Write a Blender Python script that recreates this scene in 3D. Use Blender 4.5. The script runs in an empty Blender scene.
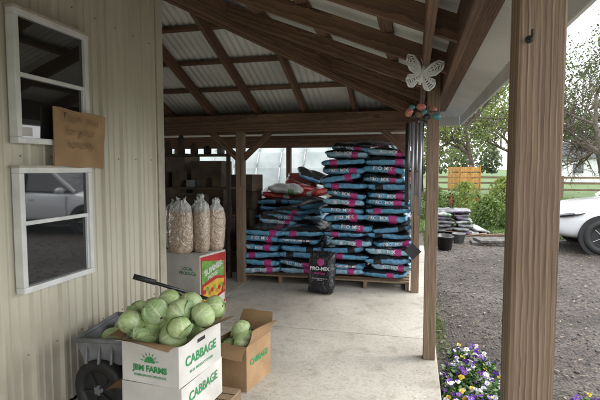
import bpy, bmesh, math, random
import numpy as np
from mathutils import Vector, Matrix, Quaternion
R=random.Random(7); NR=np.random.RandomState(5)
scene=bpy.context.scene
COL=scene.collection
rad=math.radians

# ---------------------------------------------------------------- materials
def newmat(name):
    m=bpy.data.materials.new(name); m.use_nodes=True
    nt=m.node_tree; b=nt.nodes['Principled BSDF']
    return m,nt,b
def mat(name,c1,c2=None,rough=.6,scale=6,stretch=(1,1,1),bump=0,bscale=40,metal=0,coat=0,spec=.5,detail=5,rand=False,lo=.35,hi=.65):
    m,nt,b=newmat(name); N=nt.nodes; L=nt.links
    c2=c2 or tuple(x*.75 for x in c1)
    tc=N.new('ShaderNodeTexCoord'); mp=N.new('ShaderNodeMapping'); mp.inputs['Scale'].default_value=stretch
    L.new(tc.outputs['Object'],mp.inputs[0])
    if rand:
        oi=N.new('ShaderNodeObjectInfo'); vm=N.new('ShaderNodeVectorMath'); vm.operation='SCALE'
        vm.inputs[0].default_value=(13,7,31); L.new(oi.outputs['Random'],vm.inputs['Scale']); L.new(vm.outputs[0],mp.inputs['Location'])
    n=N.new('ShaderNodeTexNoise'); n.inputs['Scale'].default_value=scale; n.inputs['Detail'].default_value=detail
    L.new(mp.outputs[0],n.inputs['Vector'])
    cr=N.new('ShaderNodeValToRGB'); cr.color_ramp.elements[0].position=lo; cr.color_ramp.elements[1].position=hi
    cr.color_ramp.elements[0].color=(*c2,1); cr.color_ramp.elements[1].color=(*c1,1)
    L.new(n.outputs['Fac'],cr.inputs[0]); L.new(cr.outputs[0],b.inputs['Base Color'])
    b.inputs['Roughness'].default_value=rough; b.inputs['Metallic'].default_value=metal
    b.inputs['Coat Weight'].default_value=coat; b.inputs['Specular IOR Level'].default_value=spec
    if bump:
        n2=N.new('ShaderNodeTexNoise'); n2.inputs['Scale'].default_value=bscale; n2.inputs['Detail'].default_value=4
        L.new(mp.outputs[0],n2.inputs['Vector'])
        bp=N.new('ShaderNodeBump'); bp.inputs['Strength'].default_value=bump; bp.inputs['Distance'].default_value=.02
        L.new(n2.outputs['Fac'],bp.inputs['Height']); L.new(bp.outputs[0],b.inputs['Normal'])
    return m

def woodmat(name,light,dark,ring=22,rough=.75,dist=1.6,offs=(.16,.03,0),cracks=True,wv=.5):
    m,nt,b=newmat(name); N=nt.nodes; L=nt.links
    tc=N.new('ShaderNodeTexCoord'); mp=N.new('ShaderNodeMapping')
    mp.inputs['Rotation'].default_value=(rad(2.2),rad(1.8),0); mp.inputs['Scale'].default_value=(1,1,.35)
    oi=N.new('ShaderNodeObjectInfo'); vm=N.new('ShaderNodeVectorMath'); vm.operation='SCALE'
    vm.inputs[0].default_value=(.12,.09,23); L.new(oi.outputs['Random'],vm.inputs['Scale'])
    va=N.new('ShaderNodeVectorMath'); va.operation='ADD'; va.inputs[1].default_value=offs
    L.new(vm.outputs[0],va.inputs[0]); L.new(va.outputs[0],mp.inputs['Location'])
    L.new(tc.outputs['Object'],mp.inputs[0])
    nz=N.new('ShaderNodeTexNoise'); nz.inputs['Scale'].default_value=2.2; nz.inputs['Detail'].default_value=3
    L.new(mp.outputs[0],nz.inputs['Vector'])
    w=N.new('ShaderNodeTexWave'); w.wave_type='RINGS'; w.rings_direction='Z'; w.wave_profile='SAW'
    w.inputs['Scale'].default_value=ring; w.inputs['Distortion'].default_value=dist*2; w.inputs['Detail'].default_value=2; w.inputs['Detail Scale'].default_value=1.2
    L.new(mp.outputs[0],w.inputs['Vector'])
    mp2=N.new('ShaderNodeMapping'); mp2.inputs['Scale'].default_value=(75,75,2.0); L.new(tc.outputs['Object'],mp2.inputs[0])
    f=N.new('ShaderNodeTexNoise'); f.inputs['Scale'].default_value=3; f.inputs['Detail'].default_value=5; L.new(mp2.outputs[0],f.inputs['Vector'])
    mx=N.new('ShaderNodeMath'); mx.operation='MULTIPLY'; L.new(w.outputs['Fac'],mx.inputs[0]); mx.inputs[1].default_value=wv
    ad=N.new('ShaderNodeMath'); ad.operation='MULTIPLY_ADD'; L.new(f.outputs['Fac'],ad.inputs[0]); ad.inputs[1].default_value=.8; L.new(mx.outputs[0],ad.inputs[2])
    cr=N.new('ShaderNodeValToRGB'); e=cr.color_ramp.elements
    e[0].position=.28; e[0].color=(*light,1); e[1].position=.88; e[1].color=(*dark,1)
    L.new(ad.outputs[0],cr.inputs[0])
    mix=N.new('ShaderNodeMixRGB'); mix.blend_type='MULTIPLY'; mix.inputs[0].default_value=.75
    cr2=N.new('ShaderNodeValToRGB'); cr2.color_ramp.elements[0].position=.35; cr2.color_ramp.elements[0].color=(.62,.61,.60,1); cr2.color_ramp.elements[1].position=.65
    L.new(nz.outputs['Fac'],cr2.inputs[0]); L.new(cr.outputs[0],mix.inputs[1]); L.new(cr2.outputs[0],mix.inputs[2])
    mp3=N.new('ShaderNodeMapping'); mp3.inputs['Scale'].default_value=(32,32,.9); L.new(tc.outputs['Object'],mp3.inputs[0])
    c=N.new('ShaderNodeTexNoise'); c.inputs['Scale'].default_value=1.6; c.inputs['Detail'].default_value=2; L.new(mp3.outputs[0],c.inputs['Vector'])
    c2=N.new('ShaderNodeValToRGB'); ee=c2.color_ramp.elements; ee[0].position=.665; ee[0].color=(1,1,1,1); ee[1].position=.69; ee[1].color=(.22,.19,.17,1)
    L.new(c.outputs['Fac'],c2.inputs[0])
    mix2=N.new('ShaderNodeMixRGB'); mix2.blend_type='MULTIPLY'; mix2.inputs[0].default_value=.85 if cracks else 0
    L.new(mix.outputs[0],mix2.inputs[1]); L.new(c2.outputs[0],mix2.inputs[2])
    L.new(mix2.outputs[0],b.inputs['Base Color']); b.inputs['Roughness'].default_value=rough
    bp=N.new('ShaderNodeBump'); bp.inputs['Strength'].default_value=.5; bp.inputs['Distance'].default_value=.003; bp.invert=True
    L.new(ad.outputs[0],bp.inputs['Height']); L.new(bp.outputs[0],b.inputs['Normal'])
    return m

M={}
M['post']=woodmat('weathered_post_wood',(.36,.25,.165),(.10,.062,.040),ring=30,dist=1.0,wv=.38)
M['beam']=woodmat('treated_beam_wood',(.25,.14,.082),(.08,.045,.028),ring=20,wv=.4)
M['pallet']=woodmat('pallet_wood',(.34,.24,.14),(.16,.10,.06))
M['white']=mat('white_paint',(.72,.72,.70),(.62,.62,.59),rough=.4,scale=3)
M['frame']=mat('window_vinyl',(.74,.74,.73),(.60,.60,.57),rough=.35,scale=7)
M['black']=mat('black_rubber',(.02,.02,.02),(.012,.012,.012),rough=.6)
M['blackgl']=mat('black_plastic',(.025,.025,.027),(.015,.015,.016),rough=.3)
M['galv']=mat('galvanised_steel',(.42,.43,.44),(.28,.29,.30),rough=.45,metal=.5,scale=9)
M['greyp']=mat('grey_plastic',(.20,.205,.21),(.12,.125,.13),rough=.5,scale=9)
M['card']=mat('kraft_cardboard',(.36,.225,.115),(.28,.17,.085),rough=.85,scale=5,bump=.15,bscale=60)
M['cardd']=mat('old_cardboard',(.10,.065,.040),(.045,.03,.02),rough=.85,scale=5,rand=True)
M['cardw']=mat('white_cardboard',(.64,.62,.58),(.50,.48,.44),rough=.6,scale=4)
M['green']=mat('green_ink',(.02,.20,.06),(.05,.30,.11),rough=.6,scale=40)
M['red']=mat('red_print',(.46,.025,.02),(.34,.02,.02),rough=.5)
M['yellow']=mat('yellow_print',(.66,.42,.04),(.52,.30,.03),rough=.5,scale=16)
M['lime']=mat('lime_print',(.20,.38,.07),(.08,.22,.04),rough=.5,scale=18)
M['ink']=mat('marker_ink',(.03,.02,.02),rough=.7)
M['chrome']=mat('brushed_metal',(.6,.6,.6),(.5,.5,.5),rough=.25,metal=1)
M['stone']=mat('gravel_stone',(.15,.135,.12),(.045,.04,.036),rough=.85,scale=14,rand=False)
M['orange']=mat('orange_yellow_paint',(.48,.25,.05),(.28,.13,.03),rough=.6)

def siding_mat():
    m,nt,b=newmat('cream_metal_siding'); N=nt.nodes; L=nt.links
    tc=N.new('ShaderNodeTexCoord')
    mp=N.new('ShaderNodeMapping'); mp.inputs['Scale'].default_value=(3,3,.35); L.new(tc.outputs['Object'],mp.inputs[0])
    n=N.new('ShaderNodeTexNoise'); n.inputs['Scale'].default_value=2.5; n.inputs['Detail'].default_value=7; L.new(mp.outputs[0],n.inputs['Vector'])
    cr=N.new('ShaderNodeValToRGB'); cr.color_ramp.elements[0].position=.25; cr.color_ramp.elements[1].position=.6
    cr.color_ramp.elements[0].color=(.50,.465,.37,1); cr.color_ramp.elements[1].color=(.585,.55,.445,1)
    L.new(n.outputs['Fac'],cr.inputs[0])
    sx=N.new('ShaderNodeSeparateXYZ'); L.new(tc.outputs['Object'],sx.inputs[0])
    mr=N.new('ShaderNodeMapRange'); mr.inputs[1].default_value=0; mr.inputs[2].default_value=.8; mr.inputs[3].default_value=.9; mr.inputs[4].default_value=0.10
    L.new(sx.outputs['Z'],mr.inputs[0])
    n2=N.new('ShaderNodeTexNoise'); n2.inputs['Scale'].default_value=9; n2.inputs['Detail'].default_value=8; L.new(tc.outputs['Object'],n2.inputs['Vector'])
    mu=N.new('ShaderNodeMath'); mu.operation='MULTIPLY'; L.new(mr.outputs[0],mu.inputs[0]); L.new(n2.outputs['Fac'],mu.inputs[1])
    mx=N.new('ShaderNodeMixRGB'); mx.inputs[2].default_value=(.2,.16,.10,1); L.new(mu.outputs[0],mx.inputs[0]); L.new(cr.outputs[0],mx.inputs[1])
    L.new(mx.outputs[0],b.inputs['Base Color']); b.inputs['Roughness'].default_value=.42
    return m
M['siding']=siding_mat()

def glass_mat():
    m,nt,b=newmat('dark_window_glass'); N=nt.nodes; L=nt.links
    b.inputs['Base Color'].default_value=(.012,.013,.014,1); b.inputs['Roughness'].default_value=.03
    b.inputs['IOR'].default_value=2.0
    n=N.new('ShaderNodeTexNoise'); n.inputs['Scale'].default_value=1.5
    tc=N.new('ShaderNodeTexCoord'); L.new(tc.outputs['Object'],n.inputs['Vector'])
    bp=N.new('ShaderNodeBump'); bp.inputs['Strength'].default_value=.05; bp.inputs['Distance'].default_value=.02
    L.new(n.outputs['Fac'],bp.inputs['Height']); L.new(bp.outputs[0],b.inputs['Normal'])
    return m
M['glass']=glass_mat()

def concrete_mat():
    m,nt,b=newmat('worn_concrete'); N=nt.nodes; L=nt.links
    tc=N.new('ShaderNodeTexCoord')
    n=N.new('ShaderNodeTexNoise'); n.inputs['Scale'].default_value=1.1; n.inputs['Detail'].default_value=10; n.inputs['Roughness'].default_value=.62; L.new(tc.outputs['Object'],n.inputs['Vector'])
    cr=N.new('ShaderNodeValToRGB'); e=cr.color_ramp.elements; e[0].position=.32; e[1].position=.62
    e[0].color=(.34,.31,.26,1); e[1].color=(.47,.44,.38,1); L.new(n.outputs['Fac'],cr.inputs[0])
    n2=N.new('ShaderNodeTexNoise'); n2.inputs['Scale'].default_value=55; n2.inputs['Detail'].default_value=5; L.new(tc.outputs['Object'],n2.inputs['Vector'])
    cr2=N.new('ShaderNodeValToRGB'); e=cr2.color_ramp.elements; e[0].position=.3; e[0].color=(.70,.69,.67,1); e[1].position=.55; e[1].color=(1,1,1,1)
    L.new(n2.outputs['Fac'],cr2.inputs[0])
    mx=N.new('ShaderNodeMixRGB'); mx.blend_type='MULTIPLY'; mx.inputs[0].default_value=.8; L.new(cr.outputs[0],mx.inputs[1]); L.new(cr2.outputs[0],mx.inputs[2])
    v=N.new('ShaderNodeTexNoise'); v.inputs['Scale'].default_value=6; v.inputs['Detail'].default_value=6; L.new(tc.outputs['Object'],v.inputs['Vector'])
    cr3=N.new('ShaderNodeValToRGB'); e=cr3.color_ramp.elements; e[0].position=.30; e[0].color=(.55,.51,.46,1); e[1].position=.44; e[1].color=(1,1,1,1)
    L.new(v.outputs['Fac'],cr3.inputs[0])
    mx2=N.new('ShaderNodeMixRGB'); mx2.blend_type='MULTIPLY'; mx2.inputs[0].default_value=.45; L.new(mx.outputs[0],mx2.inputs[1]); L.new(cr3.outputs[0],mx2.inputs[2])
    L.new(mx2.outputs[0],b.inputs['Base Color']); b.inputs['Roughness'].default_value=.7
    bp=N.new('ShaderNodeBump'); bp.inputs['Strength'].default_value=.25; bp.inputs['Distance'].default_value=.004
    L.new(n2.outputs['Fac'],bp.inputs['Height']); L.new(bp.outputs[0],b.inputs['Normal'])
    return m
M['conc']=concrete_mat()

def gravel_mat():
    m,nt,b=newmat('gravel'); N=nt.nodes; L=nt.links
    tc=N.new('ShaderNodeTexCoord')
    v=N.new('ShaderNodeTexVoronoi'); v.inputs['Scale'].default_value=38; L.new(tc.outputs['Object'],v.inputs['Vector'])
    cr=N.new('ShaderNodeValToRGB'); e=cr.color_ramp.elements; e[0].color=(.035,.029,.024,1); e[1].color=(.135,.116,.10,1); e[0].position=.1; e[1].position=.95
    sx=N.new('ShaderNodeSeparateColor'); L.new(v.outputs['Color'],sx.inputs[0]); L.new(sx.outputs[0],cr.inputs[0])
    n=N.new('ShaderNodeTexNoise'); n.inputs['Scale'].default_value=.9; n.inputs['Detail'].default_value=7; L.new(tc.outputs['Object'],n.inputs['Vector'])
    cr2=N.new('ShaderNodeValToRGB'); e=cr2.color_ramp.elements; e[0].position=.38; e[0].color=(.42,.36,.30,1); e[1].position=.62; e[1].color=(1.0,.97,.95,1)
    L.new(n.outputs['Fac'],cr2.inputs[0])
    mx=N.new('ShaderNodeMixRGB'); mx.blend_type='MULTIPLY'; mx.inputs[0].default_value=.9; L.new(cr.outputs[0],mx.inputs[1]); L.new(cr2.outputs[0],mx.inputs[2])
    L.new(mx.outputs[0],b.inputs['Base Color']); b.inputs['Roughness'].default_value=.85
    bp=N.new('ShaderNodeBump'); bp.inputs['Strength'].default_value=.9; bp.inputs['Distance'].default_value=.015; bp.invert=True
    L.new(v.outputs['Distance'],bp.inputs['Height']); L.new(bp.outputs[0],b.inputs['Normal'])
    return m
M['gravel']=gravel_mat()
M['grass']=mat('lawn_grass',(.085,.14,.03),(.045,.085,.02),rough=.9,scale=1.2,bump=.6,bscale=30)

def attr_leaf(name,c1,c2,rough=.5,trans=.3,bump=0):
    m,nt,b=newmat(name); N=nt.nodes; L=nt.links
    at=N.new('ShaderNodeAttribute'); at.attribute_name='tint'
    mx=N.new('ShaderNodeMixRGB'); mx.inputs[1].default_value=(*c1,1); mx.inputs[2].default_value=(*c2,1)
    L.new(at.outputs['Fac'],mx.inputs[0]); b.inputs['Roughness'].default_value=rough
    out=mx.outputs[0]
    if bump:
        tc=N.new('ShaderNodeTexCoord'); n=N.new('ShaderNodeTexNoise'); n.inputs['Scale'].default_value=38; n.inputs['Detail'].default_value=4; L.new(tc.outputs['Object'],n.inputs['Vector'])
        bp=N.new('ShaderNodeBump'); bp.inputs['Strength'].default_value=bump; bp.inputs['Distance'].default_value=.008; L.new(n.outputs['Fac'],bp.inputs['Height']); L.new(bp.outputs[0],b.inputs['Normal'])
        n3=N.new('ShaderNodeTexNoise'); n3.inputs['Scale'].default_value=9; n3.inputs['Detail'].default_value=6; L.new(tc.outputs['Object'],n3.inputs['Vector'])
        c3=N.new('ShaderNodeValToRGB'); e=c3.color_ramp.elements; e[0].position=.35; e[0].color=(.78,.82,.66,1); e[1].position=.6; e[1].color=(1,1,1,1); L.new(n3.outputs['Fac'],c3.inputs[0])
        mm=N.new('ShaderNodeMixRGB'); mm.blend_type='MULTIPLY'; mm.inputs[0].default_value=1; L.new(out,mm.inputs[1]); L.new(c3.outputs[0],mm.inputs[2]); out=mm.outputs[0]
    L.new(out,b.inputs['Base Color'])
    if trans:
        tr=N.new('ShaderNodeBsdfTranslucent'); L.new(out,tr.inputs[0])
        ms=N.new('ShaderNodeMixShader'); ms.inputs[0].default_value=trans
        L.new(b.outputs[0],ms.inputs[1]); L.new(tr.outputs[0],ms.inputs[2])
        L.new(ms.outputs[0],N['Material Output'].inputs[0])
    return m
M['spring']=attr_leaf('spring_leaves',(.10,.15,.03),(.26,.31,.07),trans=.4)
M['dark_leaf']=attr_leaf('dark_leaves',(.03,.06,.015),(.10,.16,.04))
M['blade']=attr_leaf('grass_blades',(.04,.08,.015),(.14,.21,.04))
M['far']=attr_leaf('far_leaves',(.07,.09,.045),(.16,.19,.09))
M['bark']=mat('bark',(.14,.11,.085),(.06,.045,.035),rough=.9,scale=12)
M['cabb']=attr_leaf('cabbage_leaf',(.33,.46,.17),(.76,.80,.56),rough=.36,trans=0,bump=.5)
M['cabbo']=attr_leaf('cabbage_outer_leaf',(.17,.30,.10),(.66,.72,.46),rough=.38,trans=.05,bump=.6)

# ---------------------------------------------------------------- helpers
def link(o,parent=None):
    COL.objects.link(o)
    if parent: o.parent=parent
    return o
def empty(name,loc=(0,0,0),yaw=0):
    e=bpy.data.objects.new(name,None); e.location=loc; e.rotation_euler=(0,0,yaw); e.empty_display_size=.1
    COL.objects.link(e); return e
def mesh(name,v,f,mt,parent=None,smooth=False,loc=(0,0,0),rot=(0,0,0),attr=None,mi=None):
    me=bpy.data.meshes.new(name); me.from_pydata([tuple(map(float,p)) for p in v],[],f)
    for x in (mt if isinstance(mt,(list,tuple)) else [mt]): me.materials.append(x)
    if smooth: me.polygons.foreach_set('use_smooth',[True]*len(me.polygons))
    if mi is not None: me.polygons.foreach_set('material_index',mi)
    if attr is not None:
        a=me.attributes.new('tint','FLOAT','POINT'); a.data.foreach_set('value',list(map(float,attr)))
    me.update()
    o=bpy.data.objects.new(name,me); o.location=loc; o.rotation_euler=rot
    return link(o,parent)
def box(name,x0,x1,y0,y1,z0,z1,mt,parent=None,bev=.004,rot=(0,0,0)):
    c=((x0+x1)/2,(y0+y1)/2,(z0+z1)/2); h=((x1-x0)/2,(y1-y0)/2,(z1-z0)/2)
    bm=bmesh.new(); bmesh.ops.create_cube(bm,size=2)
    for v in bm.verts: v.co=Vector((v.co.x*h[0],v.co.y*h[1],v.co.z*h[2]))
    b=min(bev,min(h)*.5)
    if b>0: bmesh.ops.bevel(bm,geom=bm.edges[:],offset=b,segments=2,affect='EDGES',profile=.6)
    me=bpy.data.meshes.new(name); bm.to_mesh(me); bm.free(); me.materials.append(mt)
    o=bpy.data.objects.new(name,me); o.location=c; o.rotation_euler=rot
    return link(o,parent)
def beam(name,p0,p1,w,h,mt,parent=None,bev=.005):
    p0=Vector(p0); p1=Vector(p1); d=p1-p0; Ln=d.length; z=d.normalized()
    x=z.cross(Vector((0,0,1)))
    if x.length<1e-4: x=Vector((1,0,0))
    x.normalize(); y=z.cross(x)
    o=box(name,-w/2,w/2,-h/2,h/2,-Ln/2,Ln/2,mt,parent,bev)
    m=Matrix((x,y,z)).transposed().to_4x4(); m.translation=(p0+p1)/2
    o.matrix_local=m
    return o
def cyl(name,p0,p1,r0,mt,parent=None,r1=None,seg=16,smooth=True):
    p0=Vector(p0); p1=Vector(p1); r1=r0 if r1 is None else r1
    d=(p1-p0).normalized(); a=d.orthogonal().normalized(); b=d.cross(a)
    v=[];f=[]
    for p,r in ((p0,r0),(p1,r1)):
        for i in range(seg):
            t=2*math.pi*i/seg; v.append(p+a*r*math.cos(t)+b*r*math.sin(t))
    for i in range(seg): f.append((i,(i+1)%seg,seg+(i+1)%seg,seg+i))
    f.append(tuple(range(seg))[::-1]); f.append(tuple(range(seg,2*seg)))
    o=mesh(name,v,f,mt,parent,smooth)
    me=o.data; me.polygons[-1].use_smooth=False; me.polygons[-2].use_smooth=False
    return o
def lathe(name,prof,mt,parent=None,seg=24,loc=(0,0,0),rot=(0,0,0)):
    v=[];f=[]
    for r,z in prof:
        for i in range(seg):
            t=2*math.pi*i/seg; v.append((r*math.cos(t),r*math.sin(t),z))
    for k in range(len(prof)-1):
        for i in range(seg):
            f.append((k*seg+i,k*seg+(i+1)%seg,(k+1)*seg+(i+1)%seg,(k+1)*seg+i))
    return mesh(name,v,f,mt,parent,True,loc,rot)
def text_mesh(body,size,extr=.0,bold=0.0,shear=0):
    cu=bpy.data.curves.new('t','FONT'); cu.body=body; cu.size=size; cu.align_x='CENTER'; cu.align_y='CENTER'; cu.offset=bold; cu.shear=shear
    cu.resolution_u=3
    o=bpy.data.objects.new('t',cu); COL.objects.link(o)
    dg=bpy.context.evaluated_depsgraph_get(); dg.update()
    me=bpy.data.meshes.new_from_object(o.evaluated_get(dg))
    bpy.data.objects.remove(o)
    return me
def label(name,body,size,mt,parent,loc,rot,bold=0.0,shear=0,wob=0):
    me=text_mesh(body,size,0,bold,shear); me.materials.clear(); me.materials.append(mt)
    if wob:
        for v in me.vertices:
            x,y=v.co.x,v.co.y
            v.co.y+=wob*math.sin(x*60+y*31)+wob*.8*math.sin(x*23); v.co.x+=wob*.8*math.sin(y*75+x*19)
    o=bpy.data.objects.new(name,me); o.location=loc; o.rotation_euler=rot
    return link(o,parent)

# ---------------------------------------------------------------- ground
mesh('lawn',[(-400,-60,-.07),(400,-60,-.07),(400,700,-.07),(-400,700,-.07)],[(0,1,2,3)],M['grass'])
pts=[(-9,-9),(14,-9),(17,4),(15,11.4)]
xs=np.linspace(13,-9,60)
for x in xs: pts.append((x,12.2+.35*math.sin(x*1.3)+.25*math.sin(x*3.7+1)+R.uniform(-.1,.1)))
mesh('gravel_yard',[(x,y,-.066) for x,y in pts],[tuple(range(len(pts)))],M['gravel'])
def scatter_stones():
    ico=bmesh.new(); bmesh.ops.create_icosphere(ico,subdivisions=1,radius=1)
    bv=np.array([v.co[:] for v in ico.verts]); bf=[tuple(v.index for v in f.verts) for f in ico.faces]; ico.free()
    V=[];F=[];k=0
    for i in range(5200):
        d=R.random()**1.6
        y=1.5+d*9.5; x=.24+R.random()**1.2*(1.2+.75*y)
        s=R.uniform(.006,.017)*(1.0 if R.random()>.04 else 1.8)
        sc=np.array([s*R.uniform(.8,1.4),s*R.uniform(.8,1.3),s*R.uniform(.45,.8)])
        a=R.random()*6.28; c,sn=math.cos(a),math.sin(a)
        p=bv*(1+NR.uniform(-.18,.18,(len(bv),1)))*sc
        p=np.stack([p[:,0]*c-p[:,1]*sn+x,p[:,0]*sn+p[:,1]*c+y,p[:,2]-.066+s*.25],1)
        V.append(p); F+= [(a0+k,b0+k,c0+k) for a0,b0,c0 in bf]; k+=len(bv)
    V=np.concatenate(V)
    mesh('loose_stones',V,F,M['stone'])
scatter_stones()
def leaf_litter():
    V=[];F=[];A=[];k=0
    for i in range(3400):
        if i<3150:
            y=1.6+R.random()**1.2*10.5; x=.26+R.random()**1.3*(1+.7*y); z=-.052+R.random()*.008; s=R.uniform(.008,.030)
        else:
            y=R.uniform(2.5,5.6); x=R.uniform(-1.9,.15) if R.random()<.5 else .17-abs(R.gauss(0,.12)); z=.002+R.random()*.003; s=R.uniform(.003,.009)
        a=R.random()*6.28
        c,sn=math.cos(a),math.sin(a)
        for q,(u,w) in enumerate(((-1,0),(0,-.45),(1,0),(0,.45))):
            V.append((x+s*(u*c-w*sn),y+s*(u*sn+w*c),z+R.uniform(0,.008 if i<3150 else .002)))
            A.append(i%7/7)
        F.append((k,k+1,k+2,k+3)); k+=4
    mesh('leaf_litter',V,F,attr_leaf('dry_leaves',(.06,.035,.018),(.24,.18,.11),trans=0),attr=A)
leaf_litter()

sl=empty('porch_slab')
for n,(a,b,c,d) in {'side_panel_1':(-2.2,.2,-4,.6),'side_panel_2':(-2.2,.2,.607,4.3),'corner_panel':(-2.2,.2,4.307,9.6),'back_panel':(-8,-2.207,3.70,9.6)}.items():
    box(n,a,b,c,d,-.2,0,M['conc'],sl,bev=.008)

# ---------------------------------------------------------------- building
bd=empty('metal_sided_building')
def ribbed(name,length,z0,z1,parent,origin,direction,normal):
    prof=[];y=0
    P=.2286
    while y<length:
        for dy,h in ((0,0),(.010,.026),(.030,.026),(.040,0),(.098,0),(.103,.008),(.113,.008),(.118,0),(.162,0),(.167,.008),(.177,.008),(.182,0)):
            if y+dy<=length: prof.append((y+dy,h))
        y+=P
    prof.append((length,0))
    V=[];F=[]
    o=Vector(origin);d=Vector(direction);n=Vector(normal)
    for s,h in prof:
        p=o+d*s+n*h; V.append((p.x,p.y,z0)); V.append((p.x,p.y,z1 if not callable(z1) else z1(p)))
    for i in range(len(prof)-1): F.append((2*i,2*i+2,2*i+3,2*i+1))
    return mesh(name,V,F,M['siding'],parent)
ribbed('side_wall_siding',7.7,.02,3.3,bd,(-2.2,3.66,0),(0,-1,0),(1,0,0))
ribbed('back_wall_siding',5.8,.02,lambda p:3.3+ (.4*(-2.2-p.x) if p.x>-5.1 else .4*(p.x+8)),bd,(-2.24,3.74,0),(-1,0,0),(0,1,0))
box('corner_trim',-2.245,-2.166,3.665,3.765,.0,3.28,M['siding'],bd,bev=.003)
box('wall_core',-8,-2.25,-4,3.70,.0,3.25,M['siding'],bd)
screwm=mat('screw_head',(.30,.28,.22),(.16,.12,.08),rough=.5,scale=50)
for zr in (.45,1.62,2.6):
    V=[];F=[]
    for i in range(32):
        yy=3.66-.062-.2286*i
        b0=len(V)
        for j in range(8):
            t=j*.785; V.append((-2.1985,yy+.006*math.cos(t),zr+.006*math.sin(t)))
        for j in range(8):
            t=j*.785; V.append((-2.193,yy+.004*math.cos(t),zr+.004*math.sin(t)))
        for j in range(8): F.append((b0+j,b0+(j+1)%8,b0+8+(j+1)%8,b0+8+j))
        F.append(tuple(range(b0+8,b0+16)))
    mesh('screw_row',V,F,screwm,bd)
mesh('main_roof',[(-2.2,-4.3,3.36),(-5.1,-4.3,4.52),(-8.4,-4.3,3.2),(-2.2,3.9,3.36),(-5.1,3.9,4.52),(-8.4,3.9,3.2)],[(0,1,4,3),(1,2,5,4)],M['white'],bd)
def window(z0,z1,rail):
    y0,y1=2.15,2.75; X=-2.19
    e=empty('house_window'); 
    w=.034
    box('frame_bottom',X,X+.060,y0,y1,z0,z0+w,M['frame'],e)
    box('frame_top',X,X+.060,y0,y1,z1-w,z1,M['frame'],e)
    box('frame_near',X,X+.057,y0,y0+w,z0+w,z1-w,M['frame'],e)
    box('frame_far',X,X+.057,y1-w,y1,z0+w,z1-w,M['frame'],e)
    box('meeting_rail',X,X+.048,y0+w,y1-w,rail-.012,rail+.012,M['frame'],e)
    box('lower_sash',X+.0,X+.044,y0+w,y0+w+.012,z0+w,rail-.012,M['frame'],e)
    box('lower_sash_far',X+.0,X+.044,y1-w-.012,y1-w,z0+w,rail-.012,M['frame'],e)
    box('lower_glass',X,X+.028,y0+w,y1-w,z0+w,rail-.01,M['glass'],e,bev=0)
    box('upper_glass',X,X+.034,y0+w,y1-w,rail+.01,z1-w,M['glass'],e,bev=0)
    box('drip_cap',X,X+.07,y0-.01,y1+.01,z1,z1+.012,M['siding'],e,bev=.002)
    return e
w1=window(.835,1.555,1.235)
w2=window(1.69,2.43,2.075)
box('window_sticker',-2.160,-2.158,2.195,2.28,1.735,1.785,M['cardw'],w2,bev=0)
sg=empty('cardboard_sign',(-2.112,2.63,1.735)); sg.rotation_euler=(rad(-2),0,0)
V=[];F=[]
for fx in (-.004,.004):
    for j in range(9):
        for i in range(9):
            y=-.235+.47*i/8; z=-.18+.36*j/8
            V.append((fx+.010*math.sin(i*.55+.4)*math.cos(j*.35)-.004,y,z+.004*math.sin(i*1.3)))
for j in range(8):
    for i in range(8):
        a=j*9+i; F.append((a,a+1,a+10,a+9)); F.append((a+81,a+90,a+91,a+82))
for i in range(8): F.append((i,i+81,i+82,i+1)); F.append((72+i,73+i,154+i,153+i)); F.append((9*i,9*i+9,9*i+90,9*i+81)); F.append((9*i+8,9*i+89,9*i+98,9*i+17))
mesh('panel',V,F,M['card'],sg)
label('handwriting','Thank you\nfor your\nhonesty',.080,mat('faded_marker',(.17,.10,.055),(.24,.15,.08),rough=.8,scale=30),sg,(.0118,-.02,.045),(rad(90),0,rad(90)),-.001,.25,.004)

# ---------------------------------------------------------------- porch roof
pr=empty('porch_roof')
XE,YE=.56,6.50
roofm=mat('white_roof_metal',(.68,.68,.64),(.53,.53,.49),rough=.45,scale=1.5,bump=0)
zS=lambda x:2.35+.4*(.2-x)
zB=lambda y:2.35+.4*(6.14-y)
def corr(s): 
    return .008*math.sin(2*math.pi*s/.076)
V=[];F=[];k=0; y=-3.8; st=.0095
while y<6.49:
    x0=max(-2.5,y-5.94-.01)
    V+= [(x0,y,zS(x0)+.012+corr(y)),(XE,y,zS(XE)+.012+corr(y))]
    if k: F.append((k-2,k-1,k+1,k))
    k+=2; y+=st
mesh('side_roof_sheet',V,F,roofm,pr,True)
V=[];F=[];k=0; x=-7.9
while x<.55:
    y0=max(3.60,x+5.94-.01)
    V+= [(x,y0,zB(y0)+.012+corr(x)),(x,YE,zB(YE)+.012+corr(x))]
    if k: F.append((k-2,k-1,k+1,k))
    k+=2; x+=st
mesh('back_roof_sheet',V,F,roofm,pr,True)
hipz=lambda x:zS(x)+.034
V=[]
for i in range(2):
    x=(-2.5,.55)[i]; y=x+5.94
    V+=[(x-.09,y+.09,hipz(x)-.03),(x,y,hipz(x)+.01),(x+.09,y-.09,hipz(x)-.03)]
mesh('hip_cap',V,[(0,3,4,1),(1,4,5,2)],M['white'],pr)
RH=.125
for i,y in enumerate((-2.9,-2.0,-1.1,-.2,.7,1.6,2.5,3.3)):
    o=.045+RH/2
    beam('rafter_%d'%i,(-2.17,y,zS(-2.17)-o),(.23,y,zS(.23)-o),.042,RH,M['beam'],pr)
for i,y in enumerate((4.15,5.0)):
    o=.045+RH/2; x0=y-5.94+.05
    beam('jack_rafter_%d'%i,(x0,y,zS(x0)-o),(.23,y,zS(.23)-o),.042,RH,M['beam'],pr)
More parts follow.
